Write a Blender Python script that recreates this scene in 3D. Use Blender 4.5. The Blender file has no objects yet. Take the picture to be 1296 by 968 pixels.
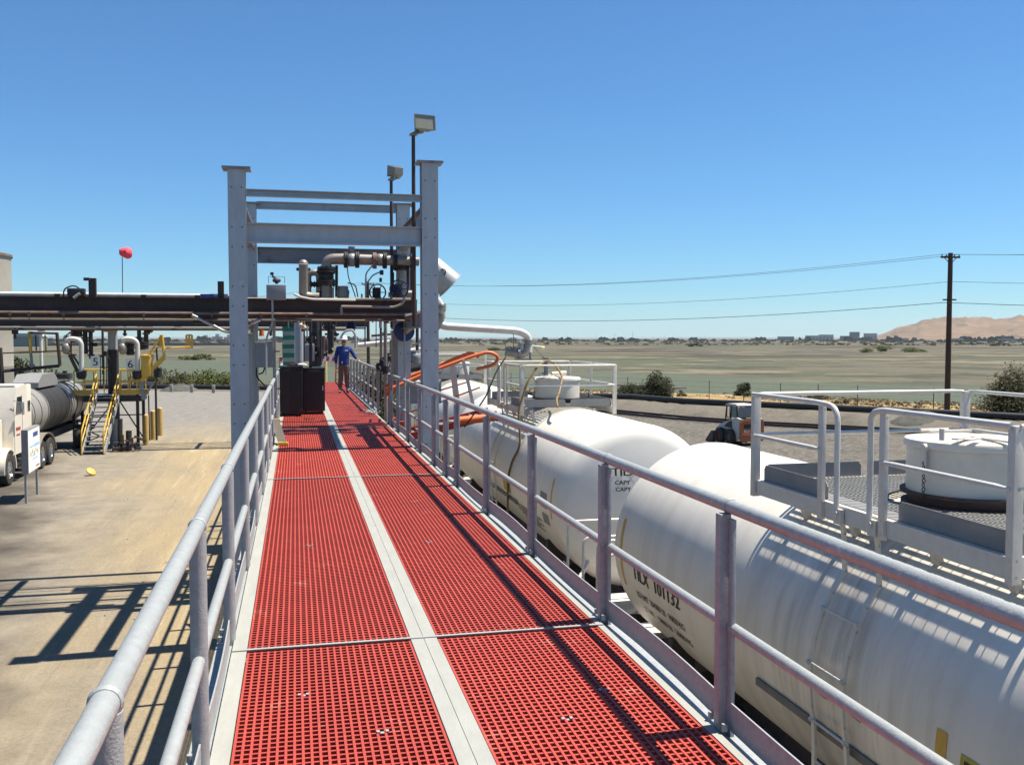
import bpy, bmesh, math, random
from mathutils import Vector, Matrix, Quaternion
random.seed(7)
R_=math.radians
scn=bpy.context.scene
COL=scn.collection
# ------------------------------------------------------------------ camera, light, exposure
CZ=4.75; YAW=R_(13.058); PIT=R_(2.717); FPX=1180.0
cam=bpy.data.cameras.new('camera'); cob=bpy.data.objects.new('camera',cam); COL.objects.link(cob)
cam.sensor_width=36; cam.lens=FPX/1296*36; cam.clip_start=0.05; cam.clip_end=20000
cob.location=(0,0,CZ); cob.rotation_euler=(math.pi/2-PIT,0,-YAW)
scn.camera=cob
scn.render.resolution_x=1024; scn.render.resolution_y=764
SUN=Vector((.42,.02,1)).normalized()
w=bpy.data.worlds.new('World'); scn.world=w; w.use_nodes=True
nt=w.node_tree; bg=nt.nodes['Background']
sky=nt.nodes.new('ShaderNodeTexSky'); sky.sky_type='NISHITA'; sky.sun_disc=False
sky.sun_elevation=math.asin(SUN.z); sky.sun_rotation=math.atan2(SUN.x,SUN.y)
sky.air_density=1.0; sky.dust_density=0.0; sky.ozone_density=6.0; sky.altitude=0
wb=nt.nodes.new('ShaderNodeMix'); wb.data_type='RGBA'; wb.blend_type='MULTIPLY'; wb.inputs[0].default_value=1; wb.inputs[7].default_value=(.56,.87,1.05,1)
hs=nt.nodes.new('ShaderNodeHueSaturation'); hs.inputs['Saturation'].default_value=1.0
nt.links.new(sky.outputs[0],wb.inputs[6]); nt.links.new(wb.outputs[2],hs.inputs['Color']); nt.links.new(hs.outputs[0],bg.inputs[0]); bg.inputs[1].default_value=0.066
sl=bpy.data.lights.new('sun','SUN'); sl.energy=4.9; sl.angle=R_(0.53); sl.color=(1,.93,.80)
so=bpy.data.objects.new('sun',sl); COL.objects.link(so); so.rotation_euler=(-SUN).to_track_quat('-Z','Y').to_euler()
so.location=(20,0,60)
vs=scn.view_settings; vs.view_transform='Standard'; vs.look='None'; vs.gamma=1; vs.exposure=0.96
try: vs.use_curve_mapping=False
except: pass
_F=Vector((math.sin(YAW)*math.cos(PIT),math.cos(YAW)*math.cos(PIT),-math.sin(PIT)))
_R=Vector((math.cos(YAW),-math.sin(YAW),0)); _U=_R.cross(_F)
def at(px,py,Y):
    "point on the vertical plane y=Y measured from the survey photo"
    r=_F+_R*((px-648)/FPX)-_U*((py-484)/FPX); t=Y/r.y
    return Vector((r.x*t,Y,CZ+r.z*t))
# ------------------------------------------------------------------ helpers
ALB=.85
def newmat(n): 
    m=bpy.data.materials.new(n); m.use_nodes=True; return m
def mat(n,c,rough=.6,metal=0,c2=None,scale=4,amt=.5,bump=0,bscale=40,stretch=(1,1,1),c3=None,s3=1.2,t3=.6,spec=.5,detail=6,coat=0):
    m=newmat(n); t=m.node_tree; N=t.nodes; L=t.links; b=N['Principled BSDF']
    b.inputs['Roughness'].default_value=rough; b.inputs['Metallic'].default_value=metal
    b.inputs['Specular IOR Level'].default_value=spec
    if max(c)<.64: c=tuple(v*ALB for v in c); c2=c2 and tuple(v*ALB for v in c2); c3=c3 and tuple(v*ALB for v in c3)
    b.inputs['Base Color'].default_value=(*c,1)
    if coat: b.inputs['Coat Weight'].default_value=coat
    tc=N.new('ShaderNodeTexCoord'); mp=N.new('ShaderNodeMapping'); L.new(tc.outputs['Object'],mp.inputs[0]); mp.inputs['Scale'].default_value=stretch
    last=None
    if c2:
        nz=N.new('ShaderNodeTexNoise'); nz.inputs['Scale'].default_value=scale; nz.inputs['Detail'].default_value=detail; nz.inputs['Roughness'].default_value=.65
        L.new(mp.outputs[0],nz.inputs['Vector'])
        cr=N.new('ShaderNodeValToRGB'); cr.color_ramp.elements[0].position=.5-.25*amt-.05; cr.color_ramp.elements[1].position=.5+.25*amt+.05
        cr.color_ramp.elements[0].color=(*c2,1); cr.color_ramp.elements[1].color=(*c,1)
        L.new(nz.outputs[0],cr.inputs[0]); last=cr.outputs[0]
        mr=N.new('ShaderNodeMapRange'); mr.inputs[3].default_value=min(1,rough+.12); mr.inputs[4].default_value=max(.05,rough-.1)
        L.new(nz.outputs[0],mr.inputs[0]); L.new(mr.outputs[0],b.inputs['Roughness'])
    if c3:
        n3=N.new('ShaderNodeTexNoise'); n3.inputs['Scale'].default_value=s3; n3.inputs['Detail'].default_value=8; n3.inputs['Roughness'].default_value=.7
        L.new(tc.outputs['Object'],n3.inputs['Vector'])
        r3=N.new('ShaderNodeValToRGB'); r3.color_ramp.elements[0].position=t3; r3.color_ramp.elements[1].position=t3+.08
        L.new(n3.outputs[0],r3.inputs[0]); mx=N.new('ShaderNodeMix'); mx.data_type='RGBA'
        L.new(r3.outputs[0],mx.inputs[0]); 
        if last: L.new(last,mx.inputs[6])
        else: mx.inputs[6].default_value=(*c,1)
        mx.inputs[7].default_value=(*c3,1); last=mx.outputs[2]
    if last: L.new(last,b.inputs['Base Color'])
    if bump:
        nb=N.new('ShaderNodeTexNoise'); nb.inputs['Scale'].default_value=bscale; nb.inputs['Detail'].default_value=5
        L.new(tc.outputs['Object'],nb.inputs['Vector']); bp=N.new('ShaderNodeBump'); bp.inputs['Strength'].default_value=bump; bp.inputs['Distance'].default_value=.02
        L.new(nb.outputs[0],bp.inputs['Height']); L.new(bp.outputs[0],b.inputs['Normal'])
    return m
M={}
M['galv']=mat('galvanised',(.49,.505,.49),.42,.25,(.36,.375,.365),26,.8,.15,120,c3=(.62,.63,.64),s3=9,t3=.62)
M['galvpost']=mat('galvanised_post',(.45,.465,.46),.5,.15,(.32,.335,.335),30,.8,.2,140,c3=(.30,.22,.18),s3=5,t3=.7)
M['frame']=mat('frame_galvanised',(.52,.56,.58),.5,.1,(.41,.45,.47),7,.7,.1,60,stretch=(1,1,.35),c3=(.58,.60,.61),s3=3,t3=.6)
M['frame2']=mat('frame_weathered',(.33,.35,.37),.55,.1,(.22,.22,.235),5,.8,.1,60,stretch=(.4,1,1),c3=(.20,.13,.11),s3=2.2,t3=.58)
M['red']=mat('red_fibreglass',(.54,.074,.046),.55,0,(.41,.05,.034),2.2,.8,.1,90,c3=(.60,.17,.12),s3=3.1,t3=.60)
_t=M['red'].node_tree; _b=_t.nodes['Principled BSDF']; _l=_b.inputs['Base Color'].links[0].from_socket; _oi=_t.nodes.new('ShaderNodeObjectInfo'); _mr=_t.nodes.new('ShaderNodeMapRange'); _mr.inputs[3].default_value=.86; _mr.inputs[4].default_value=1.1; _t.links.new(_oi.outputs['Random'],_mr.inputs[0]); _hs=_t.nodes.new('ShaderNodeHueSaturation'); _t.links.new(_mr.outputs[0],_hs.inputs['Value']); _t.links.new(_l,_hs.inputs['Color']); _t.links.new(_hs.outputs[0],_b.inputs['Base Color'])
M['strip']=mat('strip_plate',(.42,.425,.39),.6,.1,(.33,.33,.30),6,.8,.1,60,stretch=(2,.5,1),c3=(.36,.33,.28),s3=8,t3=.66)
M['white']=mat('white_enamel',(.71,.66,.57),.45,0,(.60,.55,.46),5,.8,.05,40,c3=(.38,.29,.20),s3=6,t3=.73)
M['whitepost']=mat('white_scuffed',(.66,.61,.55),.5,0,(.54,.49,.43),9,.8,.08,50,c3=(.25,.15,.10),s3=13,t3=.72)
M['whitepipe']=mat('white_pipe',(.66,.65,.62),.4,.05,(.5,.47,.42),6,.7,0,c3=(.3,.2,.14),s3=8,t3=.7)
M['steelpipe']=mat('lagged_pipe',(.40,.36,.31),.42,.35,(.27,.235,.20),9,.8,.05,50,c3=(.22,.13,.09),s3=6,t3=.64)
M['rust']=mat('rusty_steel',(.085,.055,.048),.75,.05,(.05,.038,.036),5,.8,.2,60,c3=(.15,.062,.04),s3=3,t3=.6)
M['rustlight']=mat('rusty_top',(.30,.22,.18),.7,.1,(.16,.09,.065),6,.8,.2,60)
M['dark']=mat('dark_steel',(.045,.042,.045),.6,.2,(.028,.026,.028),12,.7,.1,60,c3=(.10,.06,.045),s3=9,t3=.66)
M['black']=mat('black_panel',(.012,.012,.014),.55,0,(.02,.02,.022),7,.7,.05,40)
M['rubber']=mat('rubber',(.022,.021,.02),.85,0,(.045,.042,.038),14,.8,.2,60)
M['yellow']=mat('yellow_enamel',(.66,.42,.05),.5,0,(.50,.31,.05),9,.8,.05,40,c3=(.22,.15,.07),s3=9,t3=.7)
M['paleyellow']=mat('pale_yellow',(.72,.62,.24),.5,0,(.6,.5,.2),9,.8)
M['bollard']=mat('bollard_yellow',(.60,.40,.11),.55,0,(.47,.30,.10),7,.8,.05,40,c3=(.2,.13,.07),s3=9,t3=.7)
M['orange']=mat('orange_enamel',(.72,.17,.045),.45,0,(.58,.12,.04),8,.8,c3=(.3,.1,.05),s3=9,t3=.72)
M['redpaint']=mat('red_enamel',(.45,.05,.03),.5,0,(.4,.04,.03),8,.8)
M['blue']=mat('blue_plastic',(.012,.03,.17),.4,0,(.01,.02,.11),6,.8)
M['green']=mat('green_plastic',(.03,.20,.12),.6,0,(.04,.26,.16),6,.8)
M['cream']=mat('cream_plastic',(.42,.50,.42),.6)
M['stripe']=mat('reflective_amber',(.66,.40,.06),.45,0,(.55,.32,.06),20,.8)
M['decalyellow']=mat('decal_yellow',(.55,.45,.07),.5,0,(.42,.34,.06),30,.8)
M['ink']=mat('black_lettering',(.02,.02,.022),.6)
M['greyink']=mat('grey_lettering',(.13,.13,.13),.7)
M['toe']=mat('toe_board',(.31,.31,.305),.6,.1,(.22,.22,.218),4,.8,.1,50,c3=(.36,.36,.355),s3=7,t3=.64)
M['slat']=mat('deck_slat',(.30,.30,.29),.55,.35,(.2,.2,.195),9,.8)
M['greybox']=mat('grey_cabinet',(.30,.32,.34),.5,.1,(.24,.26,.28),6,.8)
M['wood']=mat('weathered_wood',(.20,.17,.14),.8,0,(.13,.11,.09),9,.8,stretch=(1,1,.2))
M['pole']=mat('pole_wood',(.060,.038,.030),.9,0,(.035,.024,.02),14,.8,.2,60,stretch=(1,1,.1))
M['concrete']=mat('concrete',(.42,.39,.34),.9,0,(.33,.30,.26),3,.8,.3,30)
M['wire']=mat('wire',(.05,.05,.055),.6)
M['glass']=mat('dark_glass',(.02,.03,.035),.08,0,spec=.8)
M['cabglass']=mat('cab_glass',(.16,.24,.25),.15,0,(.10,.16,.17),5,.6,spec=.8)
M['chrome']=mat('polished_metal',(.62,.62,.62),.2,.9)
M['trailer']=mat('trailer_shell',(.36,.345,.32),.45,.1,(.27,.255,.235),3,.8,c3=(.16,.15,.14),s3=.9,t3=.62)
M['pink']=mat('pink_fabric',(.85,.07,.11),.7,0,(.70,.05,.09),5,.8)
M['silo']=mat('silo_sheet',(.36,.32,.25),.6,.1,(.42,.39,.33),2,.8,.05,20)
M['lobucket']=mat('bucket_steel',(.13,.10,.085),.6,.3,(.08,.06,.05),8,.8)
M['loorange']=mat('loader_orange',(.46,.15,.035),.5,0,(.32,.09,.03),7,.8,c3=(.2,.12,.07),s3=6,t3=.66)
M['lowhite']=mat('loader_white',(.56,.57,.55),.5,0,(.42,.42,.40),6,.8,c3=(.22,.2,.17),s3=7,t3=.68)
M['signwhite']=mat('sign_white',(.80,.81,.80),.5)
M['signblue']=mat('sign_blue',(.03,.07,.30),.5)
M['signlight']=mat('sign_light_blue',(.28,.55,.75),.5)
M['plate']=mat('number_plate',(.72,.72,.64),.5)
M['skin']=mat('skin',(.42,.22,.15),.6)
M['shirt']=mat('blue_shirt',(.012,.055,.26),.85,0,(.008,.035,.18),8,.8)
M['trouser']=mat('brown_trousers',(.17,.105,.085),.9,0,(.12,.075,.06),9,.8)
M['boot']=mat('boot_leather',(.12,.05,.03),.6)
M['glove']=mat('yellow_glove',(.62,.46,.18),.8)
M['hat']=mat('hard_hat',(.82,.82,.80),.3)
M['bldA']=mat('building_cream',(.50,.48,.42),.8)
M['bldB']=mat('building_green',(.20,.26,.25),.8)
M['bldC']=mat('building_grey',(.36,.38,.38),.8)
M['ship']=mat('ship_red_oxide',(.30,.22,.22),.8)
M['hose']=mat('brown_hose',(.30,.19,.055),.6,0,(.2,.12,.04),9,.7)
M['floodglass']=mat('flood_glass',(.34,.34,.27),.25,0,(.26,.26,.2),30,.6)
M['flood']=mat('flood_body',(.30,.29,.25),.5,.2,(.22,.21,.18),9,.8)
M['pinkboard']=mat('board_red',(.46,.07,.06),.6)
M['amber']=mat('amber_lens',(.6,.16,.02),.3)

def streaky(n,c,cd,cy,sy=14,amt=.5,spill=None):
    "white tank paint with dirt that runs down round the shell"
    m=newmat(n); t=m.node_tree; N=t.nodes; L=t.links; b=N['Principled BSDF']; b.inputs['Roughness'].default_value=.38
    tc=N.new('ShaderNodeTexCoord')
    def nz(sc,scale,det=7,ro=.65):
        mp=N.new('ShaderNodeMapping'); mp.inputs['Scale'].default_value=sc; L.new(tc.outputs['Object'],mp.inputs[0])
        x=N.new('ShaderNodeTexNoise'); x.inputs['Scale'].default_value=scale; x.inputs['Detail'].default_value=det; x.inputs['Roughness'].default_value=ro
        L.new(mp.outputs[0],x.inputs['Vector']); return x.outputs[0]
    def ramp(s,a,bb):
        r=N.new('ShaderNodeMapRange'); r.inputs[1].default_value=a; r.inputs[2].default_value=bb; L.new(s,r.inputs[0]); return r.outputs[0]
    def mix(f,a,bb,fm=1):
        x=N.new('ShaderNodeMix'); x.data_type='RGBA'
        if fm!=1:
            mm=N.new('ShaderNodeMath'); mm.operation='MULTIPLY'; mm.inputs[1].default_value=fm; L.new(f,mm.inputs[0]); f=mm.outputs[0]
        L.new(f,x.inputs[0])
        for s,v in ((6,a),(7,bb)):
            if isinstance(v,tuple): x.inputs[s].default_value=(*v,1)
            else: L.new(v,x.inputs[s])
        return x.outputs[2]
    a=mix(ramp(nz((.12,1,.12),sy,4,.5),.48,.74),c,cd,amt)
    a=mix(ramp(nz((.25,1,.25),sy*.4,5,.55),.55,.74),a,cd,amt*.8)
    a=mix(ramp(nz((.2,1,.35),3.5),.50,.75),a,cy,amt*.9)
    a=mix(ramp(nz((1,1,1),55,3),.68,.74),a,cd,.5)
    if spill is not None:
        sp=N.new('ShaderNodeSeparateXYZ'); L.new(tc.outputs['Object'],sp.inputs[0])
        def ma(op,x,y=0.0):
            q=N.new('ShaderNodeMath'); q.operation=op
            for i,v in enumerate((x,y)):
                if isinstance(v,(int,float)): q.inputs[i].default_value=v
                else: L.new(v,q.inputs[i])
            return q.outputs[0]
        d=ma('ABSOLUTE',ma('SUBTRACT',sp.outputs[1],spill)); mk=N.new('ShaderNodeMapRange'); mk.inputs[1].default_value=.1; mk.inputs[2].default_value=1.7; mk.inputs[3].default_value=1; mk.inputs[4].default_value=0; L.new(d,mk.inputs[0])
        f=ma('MULTIPLY',mk.outputs[0],ramp(nz((.10,1,.10),5.5),.44,.66))
        a=mix(f,a,(.33,.31,.29),.62)
        f=ma('MULTIPLY',mk.outputs[0],ramp(nz((.14,1,.14),9.5),.56,.70))
        a=mix(f,a,(.34,.25,.16),.6)
    L.new(a,b.inputs['Base Color'])
    return m
M['tank']=streaky('tank_white_weathered',(.76,.71,.62),(.53,.49,.43),(.56,.49,.37),3.2,.45,spill=.2)
M['tank2']=streaky('tank_white',(.76,.725,.65),(.57,.55,.50),(.56,.51,.41),2.6,.30)

class MB:
    def __init__(s): s.v=[]; s.f=[]; s.m=[]; s.mi=0
    def add(s,vs,fs,mi=None):
        o=len(s.v); s.v+= [tuple(x) for x in vs]; s.f+=[tuple(i+o for i in f) for f in fs]; s.m+=[s.mi if mi is None else mi]*len(fs); return s
    def box(s,c,d,rot=None,bev=0):
        hx,hy,hz=d[0]/2,d[1]/2,d[2]/2
        if bev:
            b=bev; vs=[]
            bm=bmesh.new(); bmesh.ops.create_cube(bm,size=1); bmesh.ops.scale(bm,vec=d,verts=bm.verts)
            bmesh.ops.bevel(bm,geom=bm.edges[:],offset=b,segments=2,affect='EDGES',profile=.6)
            bm.verts.ensure_lookup_table(); vs=[v.co.copy() for v in bm.verts]; fs=[[v.index for v in f.verts] for f in bm.faces]; bm.free()
        else:
            vs=[Vector((x,y,z)) for x in(-hx,hx) for y in(-hy,hy) for z in(-hz,hz)]
            fs=[(0,1,3,2),(4,6,7,5),(0,4,5,1),(2,3,7,6),(0,2,6,4),(1,5,7,3)]
        if rot is not None:
            q=rot if not isinstance(rot,(int,float)) else Matrix.Rotation(rot,3,'Z'); vs=[q@v for v in vs]
        C=Vector(c); return s.add([v+C for v in vs],fs)
    def fr(s,p,q,up=(0,0,1)):
        p=Vector(p);q=Vector(q); d=(q-p); l=d.length; d.normalize(); u=Vector(up)
        if abs(d.dot(u))>.98: u=Vector((0,1,0)) if abs(d.y)<.9 else Vector((1,0,0))
        a=d.cross(u).normalized(); b=a.cross(d).normalized(); return p,q,d,l,a,b
    def beam(s,p,q,wd,h,up=(0,0,1)):
        p,q,d,l,a,b=s.fr(p,q,up); vs=[]
        for P in(p,q):
            for i,j in((-1,-1),(1,-1),(1,1),(-1,1)): vs.append(P+a*(i*wd/2)+b*(j*h/2))
        return s.add(vs,[(3,2,1,0),(4,5,6,7),(0,1,5,4),(1,2,6,5),(2,3,7,6),(3,0,4,7)])
    def ibeam(s,p,q,h,wd,tf=.02,tw=.014,up=(0,0,1)):
        p,q,d,l,a,b=s.fr(p,q,up)
        pr=[(-wd/2,-h/2),(wd/2,-h/2),(wd/2,-h/2+tf),(tw/2,-h/2+tf),(tw/2,h/2-tf),(wd/2,h/2-tf),(wd/2,h/2),(-wd/2,h/2),(-wd/2,h/2-tf),(-tw/2,h/2-tf),(-tw/2,-h/2+tf),(-wd/2,-h/2+tf)]
        n=len(pr); vs=[p+a*x+b*y for x,y in pr]+[q+a*x+b*y for x,y in pr]
        fs=[(i,(i+1)%n,(i+1)%n+n,i+n) for i in range(n)]
        caps=[(0,1,2,11),(3,4,9,10),(8,5,6,7),(2,3,10,11),(9,4,5,8)]
        fs+=[c[::-1] for c in caps]+[tuple(i+n for i in c) for c in caps]
        return s.add(vs,fs)
    def chan(s,p,q,h,wd,t=.012,up=(0,0,1),side=1):
        p,q,d,l,a,b=s.fr(p,q,up); a=a*side
        s.add(*_slab(p,q,a*0,a*t,b*(-h/2),b*(h/2)))
        s.add(*_slab(p,q,a*t,a*wd,b*(-h/2),b*(-h/2+t)))
        s.add(*_slab(p,q,a*t,a*wd,b*(h/2-t),b*(h/2)))
        return s
    def tube(s,pts,r,n=10,caps=True,close=False):
        P=[Vector(p) for p in pts]; k=len(P); rs=r if isinstance(r,(list,tuple)) else [r]*k
        T=[]
        for i in range(k):
            if close: t=(P[(i+1)%k]-P[i-1])
            elif i==0: t=P[1]-P[0]
            elif i==k-1: t=P[-1]-P[-2]
            else: t=(P[i+1]-P[i]).normalized()+(P[i]-P[i-1]).normalized()
            if t.length<1e-6: t=P[min(i+1,k-1)]-P[max(i-1,0)]
            T.append(t.normalized())
        u=Vector((0,0,1)) if abs(T[0].z)<.9 else Vector((1,0,0))
        a=T[0].cross(u).normalized(); vs=[]
        for i in range(k):
            if i: 
                a=(a-T[i]*a.dot(T[i]))
                a=a.normalized() if a.length>1e-6 else T[i].orthogonal().normalized()
            b=T[i].cross(a)
            for j in range(n):
                an=2*math.pi*j/n; vs.append(P[i]+(a*math.cos(an)+b*math.sin(an))*rs[i])
        fs=[]
        for i in range(k if close else k-1):
            i2=(i+1)%k
            for j in range(n): fs.append((i*n+j,i*n+(j+1)%n,i2*n+(j+1)%n,i2*n+j))
        if caps and not close: fs+=[tuple(range(n))[::-1],tuple((k-1)*n+j for j in range(n))]
        return s.add(vs,fs)
    def cyl(s,p,q,r1,r2=None,n=16): return s.tube([p,q],[r1,r1 if r2 is None else r2],n)
    def lathe(s,prof,n=32,axis='Z',c=(0,0,0),capa=True,a0=0,a1=2*math.pi):
        full=abs(a1-a0-2*math.pi)<1e-6; C=Vector(c); vs=[]; m=n if full else n+1
        for r,h in prof:
            for j in range(m):
                an=a0+(a1-a0)*j/n; x,y=r*math.cos(an),r*math.sin(an)
                vs.append(C+(Vector((x,y,h)) if axis=='Z' else Vector((x,h,-y)) if axis=='Y' else Vector((h,x,y))))
        fs=[]
        for i in range(len(prof)-1):
            for j in range(n): 
                j2=(j+1)%m; fs.append((i*m+j,i*m+j2,(i+1)*m+j2,(i+1)*m+j))
        if capa and full:
            if prof[0][0]>1e-4: fs.append(tuple(range(m))[::-1])
            if prof[-1][0]>1e-4: fs.append(tuple((len(prof)-1)*m+j for j in range(m)))
        return s.add(vs,fs)
    def prism(s,poly,o,u,v,t):
        o=Vector(o);u=Vector(u);v=Vector(v);t=Vector(t); n=len(poly)
        vs=[o+u*x+v*y for x,y in poly]; vs+=[p+t for p in vs]
        return s.add(vs,[tuple(range(n))[::-1],tuple(range(n,2*n))]+[(i,(i+1)%n,(i+1)%n+n,i+n) for i in range(n)])
    def ring(s,c,ax,R,r,n=28,m=8):
        ax=Vector(ax).normalized(); a=ax.orthogonal().normalized(); b=ax.cross(a); C=Vector(c)
        return s.tube([C+(a*math.cos(2*math.pi*i/n)+b*math.sin(2*math.pi*i/n))*R for i in range(n)],r,m,False,True)
    def sphere(s,c,r,n=12,m=8,sc=(1,1,1)):
        pr=[(max(r*math.sin(math.pi*i/m),1e-5 if 0<i<m else 0),-r*math.cos(math.pi*i/m)) for i in range(m+1)]
        o=len(s.v); s.lathe(pr,n,'Z',(0,0,0),False); C=Vector(c)
        for i in range(o,len(s.v)): v=s.v[i]; s.v[i]=(v[0]*sc[0]+C.x,v[1]*sc[1]+C.y,v[2]*sc[2]+C.z)
        return s
    def build(s,name,mats,parent=None,smooth=35):
        me=bpy.data.meshes.new(name); off=wloc(parent)
        me.from_pydata([(x-off[0],y-off[1],z-off[2]) for x,y,z in s.v],[],s.f)
        if not isinstance(mats,(list,tuple)): mats=[mats]
        for m in mats: me.materials.append(M[m] if isinstance(m,str) else m)
        if len(mats)>1: me.polygons.foreach_set('material_index',s.m)
        bm=bmesh.new(); bm.from_mesh(me); bmesh.ops.recalc_face_normals(bm,faces=bm.faces); bm.to_mesh(me); bm.free()
        me.shade_smooth()
        if smooth is not None: me.set_sharp_from_angle(angle=R_(smooth))
        o=bpy.data.objects.new(name,me); COL.objects.link(o)
        if parent: o.parent=parent
        return o
def _slab(p,q,a0,a1,b0,b1):
    vs=[P+A+B for P in(p,q) for A,B in((a0,b0),(a1,b0),(a1,b1),(a0,b1))]
    return vs,[(3,2,1,0),(4,5,6,7),(0,1,5,4),(1,2,6,5),(2,3,7,6),(3,0,4,7)]
def wloc(o):
    v=Vector((0,0,0))
    while o: v+=o.location; o=o.parent
    return v
def tag(o,label=None,cat=None,group=None,kind=None):
    if label: o['label']=label
    if cat: o['category']=cat
    if group: o['group']=group
    if kind: o['kind']=kind
    return o
def thing(name,label,cat,loc=(0,0,0),group=None):
    o=bpy.data.objects.new(name,None); COL.objects.link(o); o.location=loc; o.empty_display_size=.2
    return tag(o,label,cat,group)
def kids(o): return [c for c in bpy.data.objects if c.parent==o]
def dup(o,parent=None,loc=None):
    c=o.copy(); COL.objects.link(c); c.parent=parent
    for ch in kids(o): dup(ch,c)
    if loc is not None: c.location=loc
    return c
def retag(o,label): o['label']=label; return o
def arc(c,u,v,r,a0,a1,n=8):
    c=Vector(c);u=Vector(u);v=Vector(v)
    return [c+u*(r*math.cos(R_(a0+(a1-a0)*i/n)))+v*(r*math.sin(R_(a0+(a1-a0)*i/n))) for i in range(n+1)]
def bend(pts,rad,n=5):
    "polyline with rounded corners"
    P=[Vector(p) for p in pts]; out=[P[0]]
    for i in range(1,len(P)-1):
        a=(P[i-1]-P[i]);b=(P[i+1]-P[i]); r=min(rad,a.length*.49,b.length*.49); a=P[i]+a.normalized()*r; b=P[i]+b.normalized()*r
        for k in range(n+1): t=k/n; out.append(a*(1-t)**2+P[i]*2*t*(1-t)+b*t*t)
    return out+[P[-1]]
_txt={}
def textgeo(body,size=1,align='LEFT'):
    cu=bpy.data.curves.new('t','FONT'); cu.body=body; cu.size=size; cu.align_x=align; cu.resolution_u=3
    ob=bpy.data.objects.new('t',cu); COL.objects.link(ob); dg=bpy.context.evaluated_depsgraph_get(); dg.update()
    me=bpy.data.meshes.new_from_object(ob.evaluated_get(dg)); vs=[(v.co.x,v.co.y) for v in me.vertices]; fs=[tuple(p.vertices) for p in me.polygons]
    bpy.data.objects.remove(ob); bpy.data.curves.remove(cu); bpy.data.meshes.remove(me); return vs,fs
def text(mb,body,size,fn,align='LEFT',wide=1,bold=0):
    vs,fs=textgeo(body,size,align)
    for dx in ([0] if not bold else [-bold,0,bold]):
        mb.add([fn(x*wide+dx,y) for x,y in vs],fs)

# ------------------------------------------------------------------ setting
def sheet(name,pts,z,m,kind='structure'):
    mb=MB(); mb.add([(x,y,z) for x,y in pts],[tuple(range(len(pts)))]); return tag(mb.build(name,m),kind=kind)
def groundmat(n,cols,scales,streak=(1,1,1),bump=.3,patch=None,rough=.95,fine=30,ov=.35):
    m=newmat(n); t=m.node_tree; N=t.nodes; L=t.links; b=N['Principled BSDF']; b.inputs['Roughness'].default_value=rough; b.inputs['Specular IOR Level'].default_value=.2
    tc=N.new('ShaderNodeTexCoord')
    def nz(sc,scale,det=8,ro=.6):
        mp=N.new('ShaderNodeMapping'); mp.inputs['Scale'].default_value=sc; L.new(tc.outputs['Object'],mp.inputs[0])
        x=N.new('ShaderNodeTexNoise'); x.inputs['Scale'].default_value=scale; x.inputs['Detail'].default_value=det; x.inputs['Roughness'].default_value=ro
        L.new(mp.outputs[0],x.inputs['Vector']); return x.outputs[0]
    cols=[tuple(v*ALB for v in c) for c in cols]; last=cols[0]
    for (c,(sc,scale,a,bb,f)) in zip(cols[1:],scales):
        r=N.new('ShaderNodeMapRange'); r.inputs[1].default_value=a; r.inputs[2].default_value=bb; r.inputs[4].default_value=f; L.new(nz(sc,scale),r.inputs[0])
        x=N.new('ShaderNodeMix'); x.data_type='RGBA'; L.new(r.outputs[0],x.inputs[0])
        if isinstance(last,tuple): x.inputs[6].default_value=(*last,1)
        else: L.new(last,x.inputs[6])
        x.inputs[7].default_value=(*c,1); last=x.outputs[2]
    # fine grain
    x=N.new('ShaderNodeMix'); x.data_type='RGBA'; x.blend_type='OVERLAY'; x.inputs[0].default_value=ov
    L.new(last,x.inputs[6]); g=nz((1,1,1),fine,6,.75); L.new(g,x.inputs[7]); last=x.outputs[2]
    L.new(last,b.inputs['Base Color'])
    if bump:
        bp=N.new('ShaderNodeBump'); bp.inputs['Strength'].default_value=bump; bp.inputs['Distance'].default_value=.05; L.new(g,bp.inputs['Height']); L.new(bp.outputs[0],b.inputs['Normal'])
    return m,t,last,b
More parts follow.
